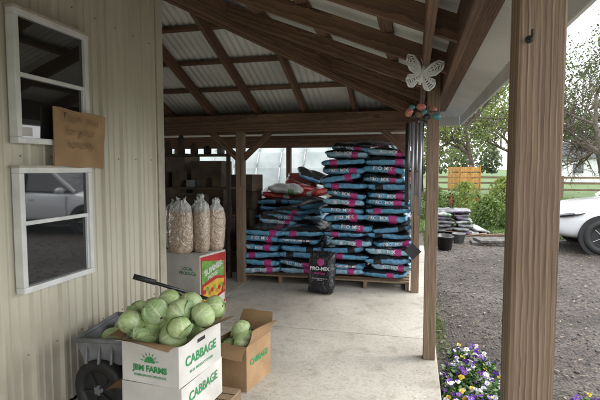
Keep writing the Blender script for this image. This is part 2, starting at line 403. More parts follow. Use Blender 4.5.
for q in (-.028,.028):
    a=Vector((-2.2+q,3.74-q,zS(-2.2)-.06-.095)); b_=Vector((.24+q,6.18-q,zS(.24)-.06-.095))
    beam('hip_rafter',a,b_,.05,.19,M['beam'],pr)
for i,x in enumerate((-7.2,-6.4,-5.6,-4.8,-4.0,-3.35,-2.7,-2.05,-1.4,-.75)):
    o=.045+RH/2; y0=max(3.78,x+5.94+.06)
    beam('back_rafter_%d'%i,(x,y0,zB(y0)-o),(x,6.45,zB(6.45)-o),.045,RH,M['beam'],pr)
for i,x in enumerate((-2.0,-1.4,-.8,-.2,.32)):
    beam('side_purlin_%d'%i,(x,-3.7,zS(x)-.022),(x,x+5.94-.06,zS(x)-.022),.085,.038,M['beam'],pr)
for i,y in enumerate((3.95,4.5,5.05,5.6,6.2)):
    beam('back_purlin_%d'%i,(-7.8,y,zB(y)-.022),(y-5.94-.06,y,zB(y)-.022),.085,.038,M['beam'],pr)
beam('rim_beam_inner',(.055,-3.6,2.25),(.055,6.1,2.25),.04,.20,M['beam'],pr)
beam('rim_beam_outer',(.215,-3.6,2.24),(.215,6.1,2.24),.04,.20,M['beam'],pr)
beam('back_beam_inner',(-7.6,5.86,2.14),(.03,5.86,2.14),.045,.22,M['beam'],pr)
beam('back_beam_outer',(-7.6,6.02,2.14),(.03,6.02,2.14),.045,.22,M['beam'],pr)
box('side_fascia',XE,XE+.02,-3.8,6.5,zS(XE)-.10,zS(XE)+.03,M['white'],pr)
box('back_fascia',-7.9,XE,6.5,6.52,zB(YE)-.10,zB(YE)+.03,M['white'],pr)
def post(x,y,w=.09,h=2.25,d=.09):
    e=empty('porch_post',(x,y,0))
    beam('shaft',(0,0,0.0),(0,0,h),w,d,M['post'],e,bev=.006)
    return e
p1=post(.236,1.05,w=.087,d=.087)
post(.135,3.87,w=.095,d=.095,h=2.45)
post(.02,5.94,w=.10,d=.10,h=2.1)
post(-2.28,5.94,w=.105,d=.11,h=2.1)
post(-5.0,5.94,w=.10,d=.11,h=2.1)
post(.135,-2.3)
for x in (-2.28,-5.0):
    beam('knee_brace',(x-.42,5.94,2.03),(x-.04,5.94,1.68),.05,.08,M['beam'],pr)
    beam('knee_brace',(x+.42,5.94,2.03),(x+.04,5.94,1.68),.05,.08,M['beam'],pr)
beam('knee_brace',(-.4,5.94,2.03),(-.03,5.94,1.68),.05,.08,M['beam'],pr)
# ---- rear lean-to
lt=empty('rear_lean_to')
V=[];F=[];k=0;x=-7.9
while x<.1:
    V+=[(x,6.55,2.42+corr(x)),(x,9.9,2.18+corr(x))]
    if k:F.append((k-2,k-1,k+1,k))
    k+=2;x+=st
mesh('roof_sheet',V,F,roofm,lt,True)
for i,y in enumerate((7.3,8.2,9.1)): beam('purlin_%d'%i,(-7.8,y,2.33-.07*(y-6.6)),(.0,y,2.33-.07*(y-6.6)),.05,.09,M['beam'],lt)
beam('rear_beam',(-7.8,9.6,2.06),(.05,9.6,2.06),.07,.16,M['beam'],lt)
for i,x in enumerate((-7.5,-5.2,-2.6,-.03)): beam('post_%d'%i,(x,9.6,0),(x,9.6,1.98),.1,.1,M['beam'],lt)
ribbed('left_wall',3.2,0.02,2.2,lt,(-6.2,9.5,0),(0,-1,0),(1,0,0))

# ---------------------------------------------------------------- bags
def bagfilm(name,main,dark,acc,white=(.75,.75,.78)):
    m,nt,b=newmat(name); N=nt.nodes; L=nt.links
    tc=N.new('ShaderNodeTexCoord'); s=N.new('ShaderNodeSeparateXYZ'); L.new(tc.outputs['Object'],s.inputs[0])
    nz=N.new('ShaderNodeTexNoise'); nz.inputs['Scale'].default_value=9; L.new(tc.outputs['Object'],nz.inputs['Vector'])
    oi=N.new('ShaderNodeObjectInfo')
    def ma(op,a,b_=None,c=None):
        n=N.new('ShaderNodeMath'); n.operation=op
        for i,v in enumerate((a,b_,c)):
            if v is None: continue
            if isinstance(v,(int,float)): n.inputs[i].default_value=v
            else: L.new(v,n.inputs[i])
        return n.outputs[0]
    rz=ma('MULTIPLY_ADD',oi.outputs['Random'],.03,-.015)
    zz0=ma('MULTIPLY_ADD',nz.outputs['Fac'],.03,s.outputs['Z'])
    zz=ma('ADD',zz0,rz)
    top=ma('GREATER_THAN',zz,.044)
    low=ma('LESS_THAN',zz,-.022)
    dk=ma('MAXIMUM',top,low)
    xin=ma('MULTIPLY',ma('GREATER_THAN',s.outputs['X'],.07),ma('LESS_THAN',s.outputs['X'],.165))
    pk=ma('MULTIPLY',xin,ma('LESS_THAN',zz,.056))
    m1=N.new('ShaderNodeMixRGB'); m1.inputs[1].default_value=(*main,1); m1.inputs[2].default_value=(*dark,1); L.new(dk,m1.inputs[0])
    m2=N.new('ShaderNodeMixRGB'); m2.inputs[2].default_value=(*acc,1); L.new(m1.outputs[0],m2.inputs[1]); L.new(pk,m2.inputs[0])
    L.new(m2.outputs[0],b.inputs['Base Color']); b.inputs['Roughness'].default_value=.28
    n2=N.new('ShaderNodeTexNoise'); n2.inputs['Scale'].default_value=16; n2.inputs['Detail'].default_value=3; n2.inputs['Distortion'].default_value=1
    L.new(tc.outputs['Object'],n2.inputs['Vector'])
    bp=N.new('ShaderNodeBump'); bp.inputs['Strength'].default_value=.8; bp.inputs['Distance'].default_value=.025
    L.new(n2.outputs['Fac'],bp.inputs['Height']); L.new(bp.outputs[0],b.inputs['Normal'])
    return m
TEAL=(.11,.31,.47); BLK=(.014,.015,.018); PINK=(.42,.045,.20)
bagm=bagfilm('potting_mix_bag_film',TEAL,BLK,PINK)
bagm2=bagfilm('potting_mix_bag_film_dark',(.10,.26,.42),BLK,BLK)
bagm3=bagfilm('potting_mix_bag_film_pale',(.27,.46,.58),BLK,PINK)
redbag=bagfilm('red_bag_film',(.42,.04,.03),(.28,.02,.02),(.5,.5,.48))
whitebag=bagfilm('white_bag_film',(.5,.5,.48),(.4,.4,.38),(.1,.25,.1))
mulchbag=bagfilm('mulch_bag_film',(.13,.07,.15),(.22,.22,.23),(.05,.12,.06))
greybag=bagfilm('grey_bag_film',(.20,.20,.21),(.08,.08,.08),(.16,.16,.16))
ptxt=mat('bag_white_print',(.66,.66,.70),(.54,.54,.57),rough=.35)
def bag_mesh(name,L=.55,D=.52,H=.135,film=bagm,txt=None,seed=0,n=18,tsize=.05,tx=0):
    rs=np.random.RandomState(seed); p,q=4.2,.42
    s=np.sin(np.pi/2*np.linspace(-1,1,n+1))
    ph=rs.uniform(0,6.28,8)
    def shape(u,v):
        return max(0,((1-abs(u)**p)*(1-abs(v)**p)))**q
    def wob(x,y): return .010*math.sin(9*x+ph[0])+.009*math.sin(11*y+ph[1])+.006*math.sin(23*x+17*y+ph[2])
    V=[];F=[]
    for sgn in (1,-1):
        for j in range(n+1):
            for i in range(n+1):
                u,v=s[i],s[j]; z=sgn*H/2*max(0,shape(u,v))
                x=L/2*u*(1-.035*abs(v)**3); y=D/2*v*(1-.035*abs(u)**3)
                k=max(0,shape(u,v))
                V.append((x+.008*math.sin(9*v+ph[3]),y+.009*math.sin(10*u*2+ph[4]),z+wob(x,y)*(.3+k)*(1 if sgn>0 else .6)+.012*(1-k)*math.sin(7*u+5*v+ph[5])))
    m_=(n+1)*(n+1)
    for j in range(n):
        for i in range(n):
            a=j*(n+1)+i; F.append((a,a+1,a+n+2,a+n+1)); F.append((a+m_,a+m_+n+1,a+m_+n+2,a+m_+1))
    mi=[0]*len(F)
    if txt:
        tm=text_mesh(txt,tsize,0,.0015)
        base=len(V)
        for vv in tm.vertices:
            x=vv.co.x+tx; z=vv.co.y
            u=min(.98,abs(x)/(L/2)); zz=min(.95,abs(z)/(H/2))
            t=(zz**(1/q))/(1-u**p); vv_=-(max(0,1-t))**(1/p)
            y=D/2*vv_*(1-.035*u**3)-.016+.009*math.sin(20*x/(L/2)+ph[4])
            V.append((x,y,z+.004))
        for pl in tm.polygons: F.append(tuple(base+i for i in pl.vertices)); mi.append(1)
    me=bpy.data.meshes.new(name); me.from_pydata([tuple(map(float,a)) for a in V],[],F)
    me.materials.append(film); me.materials.append(ptxt)
    me.polygons.foreach_set('material_index',mi); me.polygons.foreach_set('use_smooth',[i==0 for i in mi]); me.update()
    return me
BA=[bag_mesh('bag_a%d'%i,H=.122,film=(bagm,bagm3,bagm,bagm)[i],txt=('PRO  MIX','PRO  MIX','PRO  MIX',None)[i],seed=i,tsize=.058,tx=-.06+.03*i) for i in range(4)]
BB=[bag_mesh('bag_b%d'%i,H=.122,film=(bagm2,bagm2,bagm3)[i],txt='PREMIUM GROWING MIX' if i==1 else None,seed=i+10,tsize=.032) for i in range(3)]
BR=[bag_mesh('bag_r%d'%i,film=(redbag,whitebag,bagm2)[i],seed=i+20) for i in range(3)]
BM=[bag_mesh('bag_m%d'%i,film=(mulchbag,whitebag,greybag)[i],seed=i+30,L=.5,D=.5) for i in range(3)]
BM=[BM[0],BM[2],BM[1],BM[0],BM[2],BM[2]]
def pallet(parent,w=1.1,d=1.05):
    for i in range(7): box('deck_board_%d'%i,-w/2,w/2,-d/2+i*(d-.09)/6,-d/2+i*(d-.09)/6+.09,.092,.11,M['pallet'],parent,bev=.002)
    for i,x in enumerate((-w/2,-.022,w/2-.045)):
        box('stringer_%d'%i,x,x+.045,-d/2,d/2,.0,.09,M['pallet'],parent,bev=.003)
def place_bag(parent,me,x,y,z,yaw,tilt=(0,0),sc=(1,1,1)):
    o=bpy.data.objects.new('bag',me); o.location=(x,y,z); o.rotation_euler=(tilt[0],tilt[1],yaw); o.scale=sc
    return link(o,parent)
def bag_stack(name,loc,layers,pool,pitch=.118,yaw=0,jit=.03,shift=0.0,sc=1,rag=.05):
    e=empty(name,loc,yaw); e.scale=(sc,sc,sc); pallet(e)
    z=.11+.058; 
    for k in range(layers):
        lx=R.uniform(-jit,jit)*.6+shift*math.sin(k*.45)
        if k%3==2:
            for cy in (-.26,.26):
                for cx in (-.275,.275):
                    place_bag(e,R.choice(pool),cx+lx+R.uniform(-.05,.05),cy+R.uniform(-jit,jit),z+R.uniform(-.006,.01),math.pi*R.choice((0,1))+R.gauss(0,.04),(R.gauss(0,.03),R.gauss(0,rag)),(1.06,1.03,R.uniform(.85,1.05)))
        else:
            for cx in (-.275,.275):
                for cy in (-.26,.26):
                    place_bag(e,R.choice(pool),cx+lx+R.uniform(-jit,jit),cy+R.uniform(-jit,jit),z+R.uniform(-.006,.006),R.gauss(0,.07),(R.gauss(0,.04),R.gauss(0,rag)),(R.uniform(.95,1.05),1,R.uniform(.9,1.1)))
        z+=pitch
    return e,z
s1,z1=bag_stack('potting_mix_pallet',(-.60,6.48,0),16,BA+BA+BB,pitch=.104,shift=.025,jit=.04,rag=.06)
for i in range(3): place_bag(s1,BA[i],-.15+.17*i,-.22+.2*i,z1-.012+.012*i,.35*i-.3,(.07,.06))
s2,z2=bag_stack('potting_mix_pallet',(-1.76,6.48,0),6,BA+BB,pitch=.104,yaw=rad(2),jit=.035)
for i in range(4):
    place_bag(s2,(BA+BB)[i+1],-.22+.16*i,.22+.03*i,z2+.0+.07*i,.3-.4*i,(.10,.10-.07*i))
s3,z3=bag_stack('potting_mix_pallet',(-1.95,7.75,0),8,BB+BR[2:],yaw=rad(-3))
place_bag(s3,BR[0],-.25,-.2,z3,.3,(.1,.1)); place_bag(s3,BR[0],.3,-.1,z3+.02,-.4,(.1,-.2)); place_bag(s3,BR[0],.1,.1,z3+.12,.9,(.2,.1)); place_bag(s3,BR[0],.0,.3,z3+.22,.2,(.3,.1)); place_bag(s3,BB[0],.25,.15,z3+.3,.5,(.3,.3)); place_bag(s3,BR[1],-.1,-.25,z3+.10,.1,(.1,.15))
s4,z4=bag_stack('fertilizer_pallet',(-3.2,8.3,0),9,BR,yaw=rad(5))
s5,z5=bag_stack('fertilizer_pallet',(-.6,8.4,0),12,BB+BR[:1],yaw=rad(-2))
lb=empty('potting_mix_bag',(-1.10,5.62,.265),rad(-6)); 
me=bag_mesh('upright',L=.34,D=.52,H=.17,film=bagfilm('black_bag_film',BLK,BLK,BLK),seed=77)
o=place_bag(lb,me,0,0,0,0,(rad(82),0)); 
label('bag_title','PRO-MIX',.062,ptxt,lb,(0,-.100,.06),(rad(84),0,0),.002)
label('bag_sub','MOISTURE',.03,mat('pink_print',PINK,rough=.4),lb,(0,-.103,.00),(rad(84),0,0),.001)
lathe('leaf_logo',[(0,0),(.035,.003),(.045,0)],mat('pink_logo',PINK,rough=.4),lb,seg=20,loc=(.01,-.093,.14),rot=(rad(84),0,0))
label('bag_small_print','all purpose growing mix\n2.8 cu ft',.02,ptxt,lb,(0,-.103,-.07),(rad(84),0,0),0)

# ---------------------------------------------------------------- bulk bin and sacks
bb=empty('produce_display_box',(-2.20,4.5,0),rad(-13))
L_,D_,H_=.62,.46,.62
box('body',-L_,0,0,D_,.0,H_,M['cardw'],bb,bev=.006)
def poly_print(name,pts,off,mt):
    mesh(name,[(off,y,z) for y,z in pts],[tuple(range(len(pts)))],mt,bb)
poly_print('print_red',[(.01,.02),(.45,.02),(.45,.60),(.01,.60)],.002,M['red'])
poly_print('print_lime',[(.03,.56),(.43,.50),(.43,.33),(.25,.36),(.03,.30)],.004,M['lime'])
poly_print('print_yellow',[(.05,.27),(.28,.32),(.43,.30),(.36,.16),(.20,.10),(.05,.12)],.0045,M['yellow'])
poly_print('print_white',[(.22,.09),(.43,.14),(.43,.05),(.22,.04)],.0042,M['cardw'])
for i in range(9):
    cy_,cz_,rr=.07+.043*i,.215+.03*math.sin(i*2.1),.026
    poly_print('print_fruit',[(cy_+rr*math.cos(t*.628),cz_+rr*math.sin(t*.628)) for t in range(10)],.0052+.0003*i,(M['red'],M['lime'],M['orange'])[i%3])
label('print_words','SUMMER',.085,M['cardw'],bb,(.006,.23,.45),(rad(90),rad(-14),rad(90)),.004)
label('print_words_2','PICKED',.055,M['cardw'],bb,(.0062,.22,.375),(rad(90),rad(-14),rad(90)),.002)
label('front_words','LOCAL\nPRODUCE',.05,M['green'],bb,(-.17,-.002,.44),(rad(90),0,0),.001)
def sackmat():
    m,nt,b=newmat('clear_sack_of_seed'); N=nt.nodes; L=nt.links
    tc=N.new('ShaderNodeTexCoord')
    v=N.new('ShaderNodeTexVoronoi'); v.inputs['Scale'].default_value=75; L.new(tc.outputs['Object'],v.inputs['Vector'])
    sc=N.new('ShaderNodeSeparateColor'); L.new(v.outputs['Color'],sc.inputs[0])
    cr=N.new('ShaderNodeValToRGB'); e=cr.color_ramp.elements; e[0].color=(.38,.28,.20,1); e[1].color=(.60,.49,.39,1); L.new(sc.outputs[0],cr.inputs[0])
    s=N.new('ShaderNodeSeparateXYZ'); L.new(tc.outputs['Object'],s.inputs[0])
    mr=N.new('ShaderNodeMapRange'); mr.inputs[1].default_value=.44; mr.inputs[2].default_value=.50; L.new(s.outputs['Z'],mr.inputs[0])
    mx=N.new('ShaderNodeMixRGB'); mx.inputs[2].default_value=(.58,.58,.58,1); L.new(mr.outputs[0],mx.inputs[0]); L.new(cr.outputs[0],mx.inputs[1])
    L.new(mx.outputs[0],b.inputs['Base Color']); b.inputs['Roughness'].default_value=.3; b.inputs['Coat Weight'].default_value=.9; b.inputs['Coat Roughness'].default_value=.1
    n=N.new('ShaderNodeTexNoise'); n.inputs['Scale'].default_value=13; n.inputs['Distortion'].default_value=1.5; L.new(tc.outputs['Object'],n.inputs['Vector'])
    bp=N.new('ShaderNodeBump'); bp.inputs['Strength'].default_value=1; bp.inputs['Distance'].default_value=.03; L.new(n.outputs['Fac'],bp.inputs['Height']); L.new(bp.outputs[0],b.inputs['Coat Normal']); L.new(bp.outputs[0],b.inputs['Normal'])
    return m
sackm=sackmat()
def sack(x,y,z,h,r,seed,yaw=0,lean=0):
    e=empty('clear_plastic_sack',(x,y,z),yaw); e.rotation_euler=(0,lean,yaw)
    prof=[(0,0),(r*.8,.0),(r*1.0,.04),(r*1.06,h*.3),(r*1.04,h*.6),(r*.98,h*.75),(r*.80,h*.84),(r*.5,h*.90),(r*.34,h*.94),(r*.42,h*1.0),(r*.2,h*.97)]
    V=[];F=[];seg=32
    for k,(rr,zz) in enumerate(prof):
        for i in range(seg):
            t=6.2832*i/seg; q=rr*(1+.05*math.sin(3*t+seed+zz*8)+.03*math.sin(7*t+zz*20)+(.14*math.sin(9*t+seed) if zz>h*.8 else 0))
            V.append((q*math.cos(t),q*.75*math.sin(t),zz+.02*math.sin(2*t+seed)*(zz>.05)))
    for k in range(len(prof)-1):
        for i in range(seg): F.append((k*seg+i,k*seg+(i+1)%seg,(k+1)*seg+(i+1)%seg,(k+1)*seg+i))
    mesh('sack_body',V,F,sackm,e,True)
sack(-2.48,4.62,.622,.60,.125,1,.2,.02); sack(-2.30,4.74,.622,.63,.115,2,-.5,.0); sack(-2.20,4.90,.622,.58,.10,5,.3,.03); sack(-2.62,4.80,.622,.57,.12,3,.9,-.02); sack(-2.42,4.93,.622,.55,.11,8,.4,0)
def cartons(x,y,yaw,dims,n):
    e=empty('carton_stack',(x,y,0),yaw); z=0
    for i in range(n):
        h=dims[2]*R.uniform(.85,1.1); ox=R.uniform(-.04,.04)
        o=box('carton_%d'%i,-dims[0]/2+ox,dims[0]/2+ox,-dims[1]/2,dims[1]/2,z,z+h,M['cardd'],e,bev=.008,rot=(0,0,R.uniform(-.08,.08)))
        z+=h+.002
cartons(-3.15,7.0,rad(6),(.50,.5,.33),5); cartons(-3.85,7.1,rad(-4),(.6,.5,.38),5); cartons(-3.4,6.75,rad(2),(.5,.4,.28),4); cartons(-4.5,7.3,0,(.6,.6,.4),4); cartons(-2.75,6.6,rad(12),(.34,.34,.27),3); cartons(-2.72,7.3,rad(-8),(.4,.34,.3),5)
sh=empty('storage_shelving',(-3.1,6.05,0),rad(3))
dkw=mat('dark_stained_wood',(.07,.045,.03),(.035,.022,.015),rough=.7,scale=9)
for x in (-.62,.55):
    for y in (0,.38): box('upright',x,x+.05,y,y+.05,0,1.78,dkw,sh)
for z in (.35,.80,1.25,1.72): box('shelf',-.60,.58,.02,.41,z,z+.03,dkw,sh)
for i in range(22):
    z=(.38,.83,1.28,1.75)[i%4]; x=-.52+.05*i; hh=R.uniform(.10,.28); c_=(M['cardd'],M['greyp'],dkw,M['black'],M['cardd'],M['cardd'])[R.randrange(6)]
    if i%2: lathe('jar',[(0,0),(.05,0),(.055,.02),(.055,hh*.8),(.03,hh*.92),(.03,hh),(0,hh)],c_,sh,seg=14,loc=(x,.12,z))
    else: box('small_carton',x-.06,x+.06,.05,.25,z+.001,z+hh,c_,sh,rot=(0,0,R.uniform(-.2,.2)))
lathe('black_bucket',[(0,0),(.13,0),(.16,.30),(.17,.30),(.17,.32),(.155,.32),(.15,.05),(0,.05)],M['blackgl'],loc=(-2.58,5.70,.002))

# ---------------------------------------------------------------- cabbages
def cabbage_meshes():
    out=[]
    for s in range(5):
        rs=random.Random(100+s); V=[];F=[];A=[];mi=[]
        def patch(rad_,a0,width,b0,b1,flare,m,n=34):
            base=len(V); ph=rs.uniform(0,6)
            for j in range(n+1):
                b=j/n; 
                for i in range(n+1):
                    a=i/n*2-1
                    wid=width*math.sin(math.pi*min(1,.12+.80*b))**.6
                    lat=b0+(b1-b0)*b - .18*a*a*b
                    lon=a0+a*wid/max(.35,math.cos(lat*.85))
                    edge=abs(a)**3
                    rr=rad_*(1+flare*(edge*.6+b**4)+(.012+.05*flare)*math.sin(9*a+ph)*edge*2+(.012+.06*flare)*math.sin(14*b+ph*2)*edge)
                    vein=math.exp(-(a/.05)**2)*(1-.4*b)
                    aa=a+.03*math.sin(b*17+ph)
                    fr=(b*5.5-abs(aa)*2.4+.12*math.sin(aa*9+ph))%1.0
                    sv=math.exp(-((fr-.5)/.075)**2)*(1-abs(a))*.8
                    fr2=(b*9+aa*7+ph)%1.0
                    tv=math.exp(-((fr2-.5)/.08)**2)*.25
                    rr*=1+.016*max(vein,sv)
                    x=rr*math.cos(lat)*math.cos(lon); y=rr*math.cos(lat)*math.sin(lon); z=rr*math.sin(lat)*.88
                    V.append((x,y,z)); A.append(min(1,.06+.30*(1-b)+max(vein,sv,tv)*.8+.12*edge))
            for j in range(n):
                for i in range(n):
                    q=base+j*(n+1)+i; F.append((q,q+1,q+n+2,q+n+1)); mi.append(m)
        for k in range(6): patch(.080+.0012*k,k*2.4+s,1.5,-1.45,1.52-.08*k*.5,.0,0)
        for k in range(4): patch(.086+.0018*k,k*1.7+s*2,1.35,-1.4,1.0+.12*k,.02,0)
        if s%2==0:
            patch(.092,2.6+s,1.0,-1.35,.1,.10,1)
        me=bpy.data.meshes.new('cabbage_%d'%s); me.from_pydata(V,[],F); me.materials.append(M['cabb']); me.materials.append(M['cabbo'])
        me.polygons.foreach_set('material_index',mi); me.polygons.foreach_set('use_smooth',[True]*len(F))
        a=me.attributes.new('tint','FLOAT','POINT'); a.data.foreach_set('value',A); me.update(); out.append(me)
    return out
CB=cabbage_meshes()
def cabb(parent,x,y,z,s=1):
    o=bpy.data.objects.new('cabbage',R.choice(CB)); o.location=(x,y,z); o.rotation_euler=(R.uniform(-1.3,1.3),R.uniform(-1.3,1.3),R.uniform(0,6.28)); o.scale=(s,s,s); return link(o,parent)
def carton_open(parent,L,D,H,z0,wall=M['cardw'],closed=False):
    t=.006
    box('front_wall',0,L,0,t,z0,z0+H,wall,parent,bev=.002); box('back_wall',0,L,D-t,D,z0,z0+H,wall,parent,bev=.002)
    box('left_wall',0,t,t,D-t,z0,z0+H,wall,parent,bev=.002); box('right_wall',L-t,L,t,D-t,z0,z0+H,wall,parent,bev=.002)
    box('base',t,L-t,t,D-t,z0,z0+.01,M['card'],parent,bev=0)
    if closed: box('lid',t,L-t,t,D-t,z0+H-.012,z0+H-.004,wall,parent,bev=0)
def flap(parent,hinge,direction,length,width,ang,mt_in=M['card'],mt_out=M['cardw'],bend=.018):
    d=Vector(direction); side=Vector((-d.y,d.x,0)); up=Vector((0,0,1))
    a=math.cos(ang); b=math.sin(ang); dv=d*a+up*b; n=side.cross(dv)
    if n.z<0 or (abs(n.z)<1e-6): n=-n
    if n.dot(-d)<0 and ang>rad(60): n=-n
    h=Vector(hinge)
    nseg=6; nw=6
    for nm,off,mt in (('flap_inner',.0025,mt_in),('flap_outer',-.0015,mt_out)):
        V=[];F=[]
        for j in range(nseg+1):
            tt=j/nseg
            for i in range(nw+1):
                sgn=-1+2*i/nw
                w=width/2*(1-.04*tt)
                p=h+dv*length*tt*(1+.02*math.sin(sgn*5))+side*sgn*w+n*(off+bend*math.sin(tt*2.5+sgn*1.3)*tt)
                V.append(p)
        for j in range(nseg):
            for i in range(nw): q=j*(nw+1)+i; F.append((q,q+1,q+nw+2,q+nw+1))
        mesh(nm,V,F,mt,parent,True)
c1=empty('cabbage_carton',(-1.585,2.25,.0),rad(-6))
L1,D1,H1=.375,.45,.235
Z1=.36
carton_open(c1,L1,D1,H1,Z1)
flap(c1,(L1/2,0,Z1+H1),(0,-1,0),.08,L1,rad(6)); flap(c1,(L1,D1/2,Z1+H1),(1,0,0),.12,D1,rad(28)); flap(c1,(L1/2,D1,Z1+H1),(0,1,0),.12,L1,rad(30)); flap(c1,(0,D1/2,Z1+H1),(-1,0,0),.12,D1,rad(0))
label('farm_name','JBM FARMS',.046,M['green'],c1,(L1/2,-.0025,Z1+.085),(rad(90),0,0),.0022)
label('farm_place','HOMEGROWN PRODUCE',.018,M['green'],c1,(L1/2,-.0025,Z1+.045),(rad(90),0,0),.0005)
label('side_word','CABBAGE',.075,M['green'],c1,(L1+.0025,D1/2,Z1+.12),(rad(90),0,rad(90)),.002)
label('side_word2','50 LB  PRODUCT OF USA',.022,M['green'],c1,(L1+.0025,D1/2,Z1+.055),(rad(90),0,rad(90)),.0005)
V=[(0,0,0)];F=[]
for i in range(13):
    t=math.pi*i/12; V.append((.035*math.cos(t),0,.035*math.sin(t)))
for i in range(12): F.append((0,i+1,i+2))
for i in range(7):
    t=math.pi*(i+.5)/7; b0=len(V)
    for r_,dt in ((.042,-.09),(.042,.09),(.066,.0)): V.append((r_*math.cos(t+dt),0,r_*math.sin(t+dt)))
    F.append((b0,b0+1,b0+2))
mesh('sun_emblem',V,F,M['green'],c1,loc=(L1/2,-.003,Z1+.122))
box('hand_hole',L1-.001,L1+.0022,.185,.265,Z1+.192,Z1+.212,M['black'],c1,bev=0)
c2=empty('cabbage_carton',(-1.59,2.25,.0),rad(-4)); carton_open(c2,.385,.47,.235,.12,closed=True)
label('side_word','CABBAGE',.075,M['green'],c2,(.3875,.24,.27),(rad(90),0,rad(90)),.002)
label('farm_name','JBM FARMS',.046,M['green'],c2,(.19,-.0025,.22),(rad(90),0,0),.002)
flap(c2,(0,.235,.30),(-1,0,0),.14,.45,rad(-12),mt_in=M['card'],mt_out=M['card'])
pk=empty('wooden_pallet',(-1.38,2.52,0),rad(-4)); pallet(pk,.56,.56)
# bottom layers stay inside the walls, the heap above rests on the rim and flaps
for (x,y,z,s) in [(.103,.105,.12,.98),(.272,.105,.12,.98),(.103,.225,.13,.98),(.272,.225,.13,.98),(.103,.345,.12,.98),(.272,.345,.12,.98),
      (.100,.100,.250,.97),(.265,.105,.245,.95),(.188,.200,.275,1.0),(.098,.300,.262,1.0),(.275,.285,.262,1.0),(.190,.355,.270,1.0),
      (.135,.130,.375,.88),(.255,.190,.365,.92),(.130,.275,.385,.95),(.235,.330,.370,.9),
      (-.020,.200,.335,.85),(.395,.215,.360,.82),(.015,.060,.325,.78),(.340,.060,.330,.75),(-.045,.345,.315,.8),(.375,.385,.355,.78)]:
    cabb(c1,x,y,Z1-.012+z,s)
def loose_leaf(parent,x,y,z,s,rot):
    V=[];F=[];A=[];n=12
    for j in range(n+1):
        b=j/n
        for i in range(n+1):
            a=i/n*2-1; w=math.sin(math.pi*(.1+.82*b))**.7
            V.append((a*w*.07*s,b*.15*s,.035*s*a*a+.02*s*math.sin(b*3)+.008*math.sin(a*9+b*5)*abs(a)))
            fr=(b*6-abs(a)*2.2)%1.0
            A.append(min(1,.2+max(math.exp(-(a/.08)**2),math.exp(-((fr-.5)/.12)**2)*.6)))
    for j in range(n):
        for i in range(n): q=j*(n+1)+i; F.append((q,q+1,q+n+2,q+n+1))
    mesh('loose_cabbage_leaf',V,F,M['cabbo'],parent,True,(x,y,z),rot,attr=A)
for (x,y,a) in ((.20,.03,2.9),(.06,.05,3.6),(-.03,.30,1.3)): loose_leaf(c1,x,y,Z1+.262,.9,(R.uniform(0,.2),R.uniform(-.2,.2),a))
c3=empty('cabbage_carton',(-1.38,3.00,0),rad(-10)); carton_open(c3,.28,.36,.32,.0,wall=M['card'])
flap(c3,(.28,.18,.32),(1,0,0),.12,.36,rad(62),mt_out=M['card']); flap(c3,(.14,.36,.32),(0,1,0),.14,.28,rad(65),mt_out=M['card']); flap(c3,(.14,0,.32),(0,-1,0),.10,.28,rad(-50),mt_out=M['card'])
for (x,y,z) in ((.095,.1,.24),(.185,.10,.30),(.095,.23,.30),(.185,.25,.26),(.14,.17,.36)): cabb(c3,x,y,z,.88)
label('side_word','CABBAGE',.06,M['green'],c3,(.2825,.18,.19),(rad(90),0,rad(90)),.002)

# ---------------------------------------------------------------- garden cart
gc=empty('garden_cart',(-1.80,2.66,0),rad(8))
def tub(parent,L,W,z0,z1,taper=.85):
    V=[];F=[]
    for z,s in ((z0,taper),(z1,1),(z1,1-.06),(z0+.02,taper-.06)):
        for sx,sy in ((-1,-1),(1,-1),(1,1),(-1,1)): V.append((sx*L/2*s,sy*W/2*s,z))
    for k in range(3):
        for i in range(4): F.append((k*4+i,k*4+(i+1)%4,(k+1)*4+(i+1)%4,(k+1)*4+i))
    F.append((12,13,14,15)); F.append((3,2,1,0))
    o=mesh('tub',V,F,M['greyp'],parent); m=o.modifiers.new('b','BEVEL'); m.width=.012; m.segments=3
tub(gc,.46,.52,.34,.50)
for a,b_ in (((-.23,-.26,.505),(.23,-.26,.505)),((.23,-.26,.505),(.23,.26,.505)),((.23,.26,.505),(-.23,.26,.505)),((-.23,.26,.505),(-.23,-.26,.505))):
    cyl('rim_tube',a,b_,.014,M['greyp'],gc)
for i in range(5): box('tub_rib_%d'%i,-.17+.08*i,-.155+.08*i,-.262,-.245,.36,.49,M['greyp'],gc,rot=(rad(-8),0,0))
for (x,y) in ((-.09,-.08),(.06,.1),(-.10,.13)): cabb(gc,x,y,.45,.85)
def wheel(name,parent,c,r,w,axis=(1,0,0),rim=M['galv']):
    c=Vector(c); V=[];F=[];seg=32
    ax=Vector(axis).normalized(); a=ax.orthogonal().normalized(); b=ax.cross(a)
    prof=[(r*.62,-w/2),(r*.9,-w/2),(r*.985,-w*.36),(r,-w*.15),(r,w*.15),(r*.985,w*.36),(r*.9,w/2),(r*.62,w/2),(r*.6,0)]
    for q,o_ in prof:
        for i in range(seg):
            t=6.28318*i/seg; V.append(c+ax*o_+a*q*math.cos(t)+b*q*math.sin(t))
    for k in range(len(prof)):
        k2=(k+1)%len(prof)
        for i in range(seg): F.append((k*seg+i,k*seg+(i+1)%seg,k2*seg+(i+1)%seg,k2*seg+i))
    mesh(name+'_tyre',V,F,M['black'],parent,True)
    cyl(name+'_rim',c-ax*w*.3,c+ax*w*.3,r*.62,rim,parent,seg=28)
    cyl(name+'_hub',c-ax*w*.5,c+ax*w*.5,r*.16,M['greyp'],parent)
    for i in range(5):
        t=6.28318*i/5; d=a*math.cos(t)+b*math.sin(t)
        for s in (-1,1): beam(name+'_spoke',c+d*r*.12+ax*s*w*.33,c+d*r*.58+ax*s*w*.33,.02+r*.06,.012,M['chrome'] if rim==M['galv'] else rim,parent)
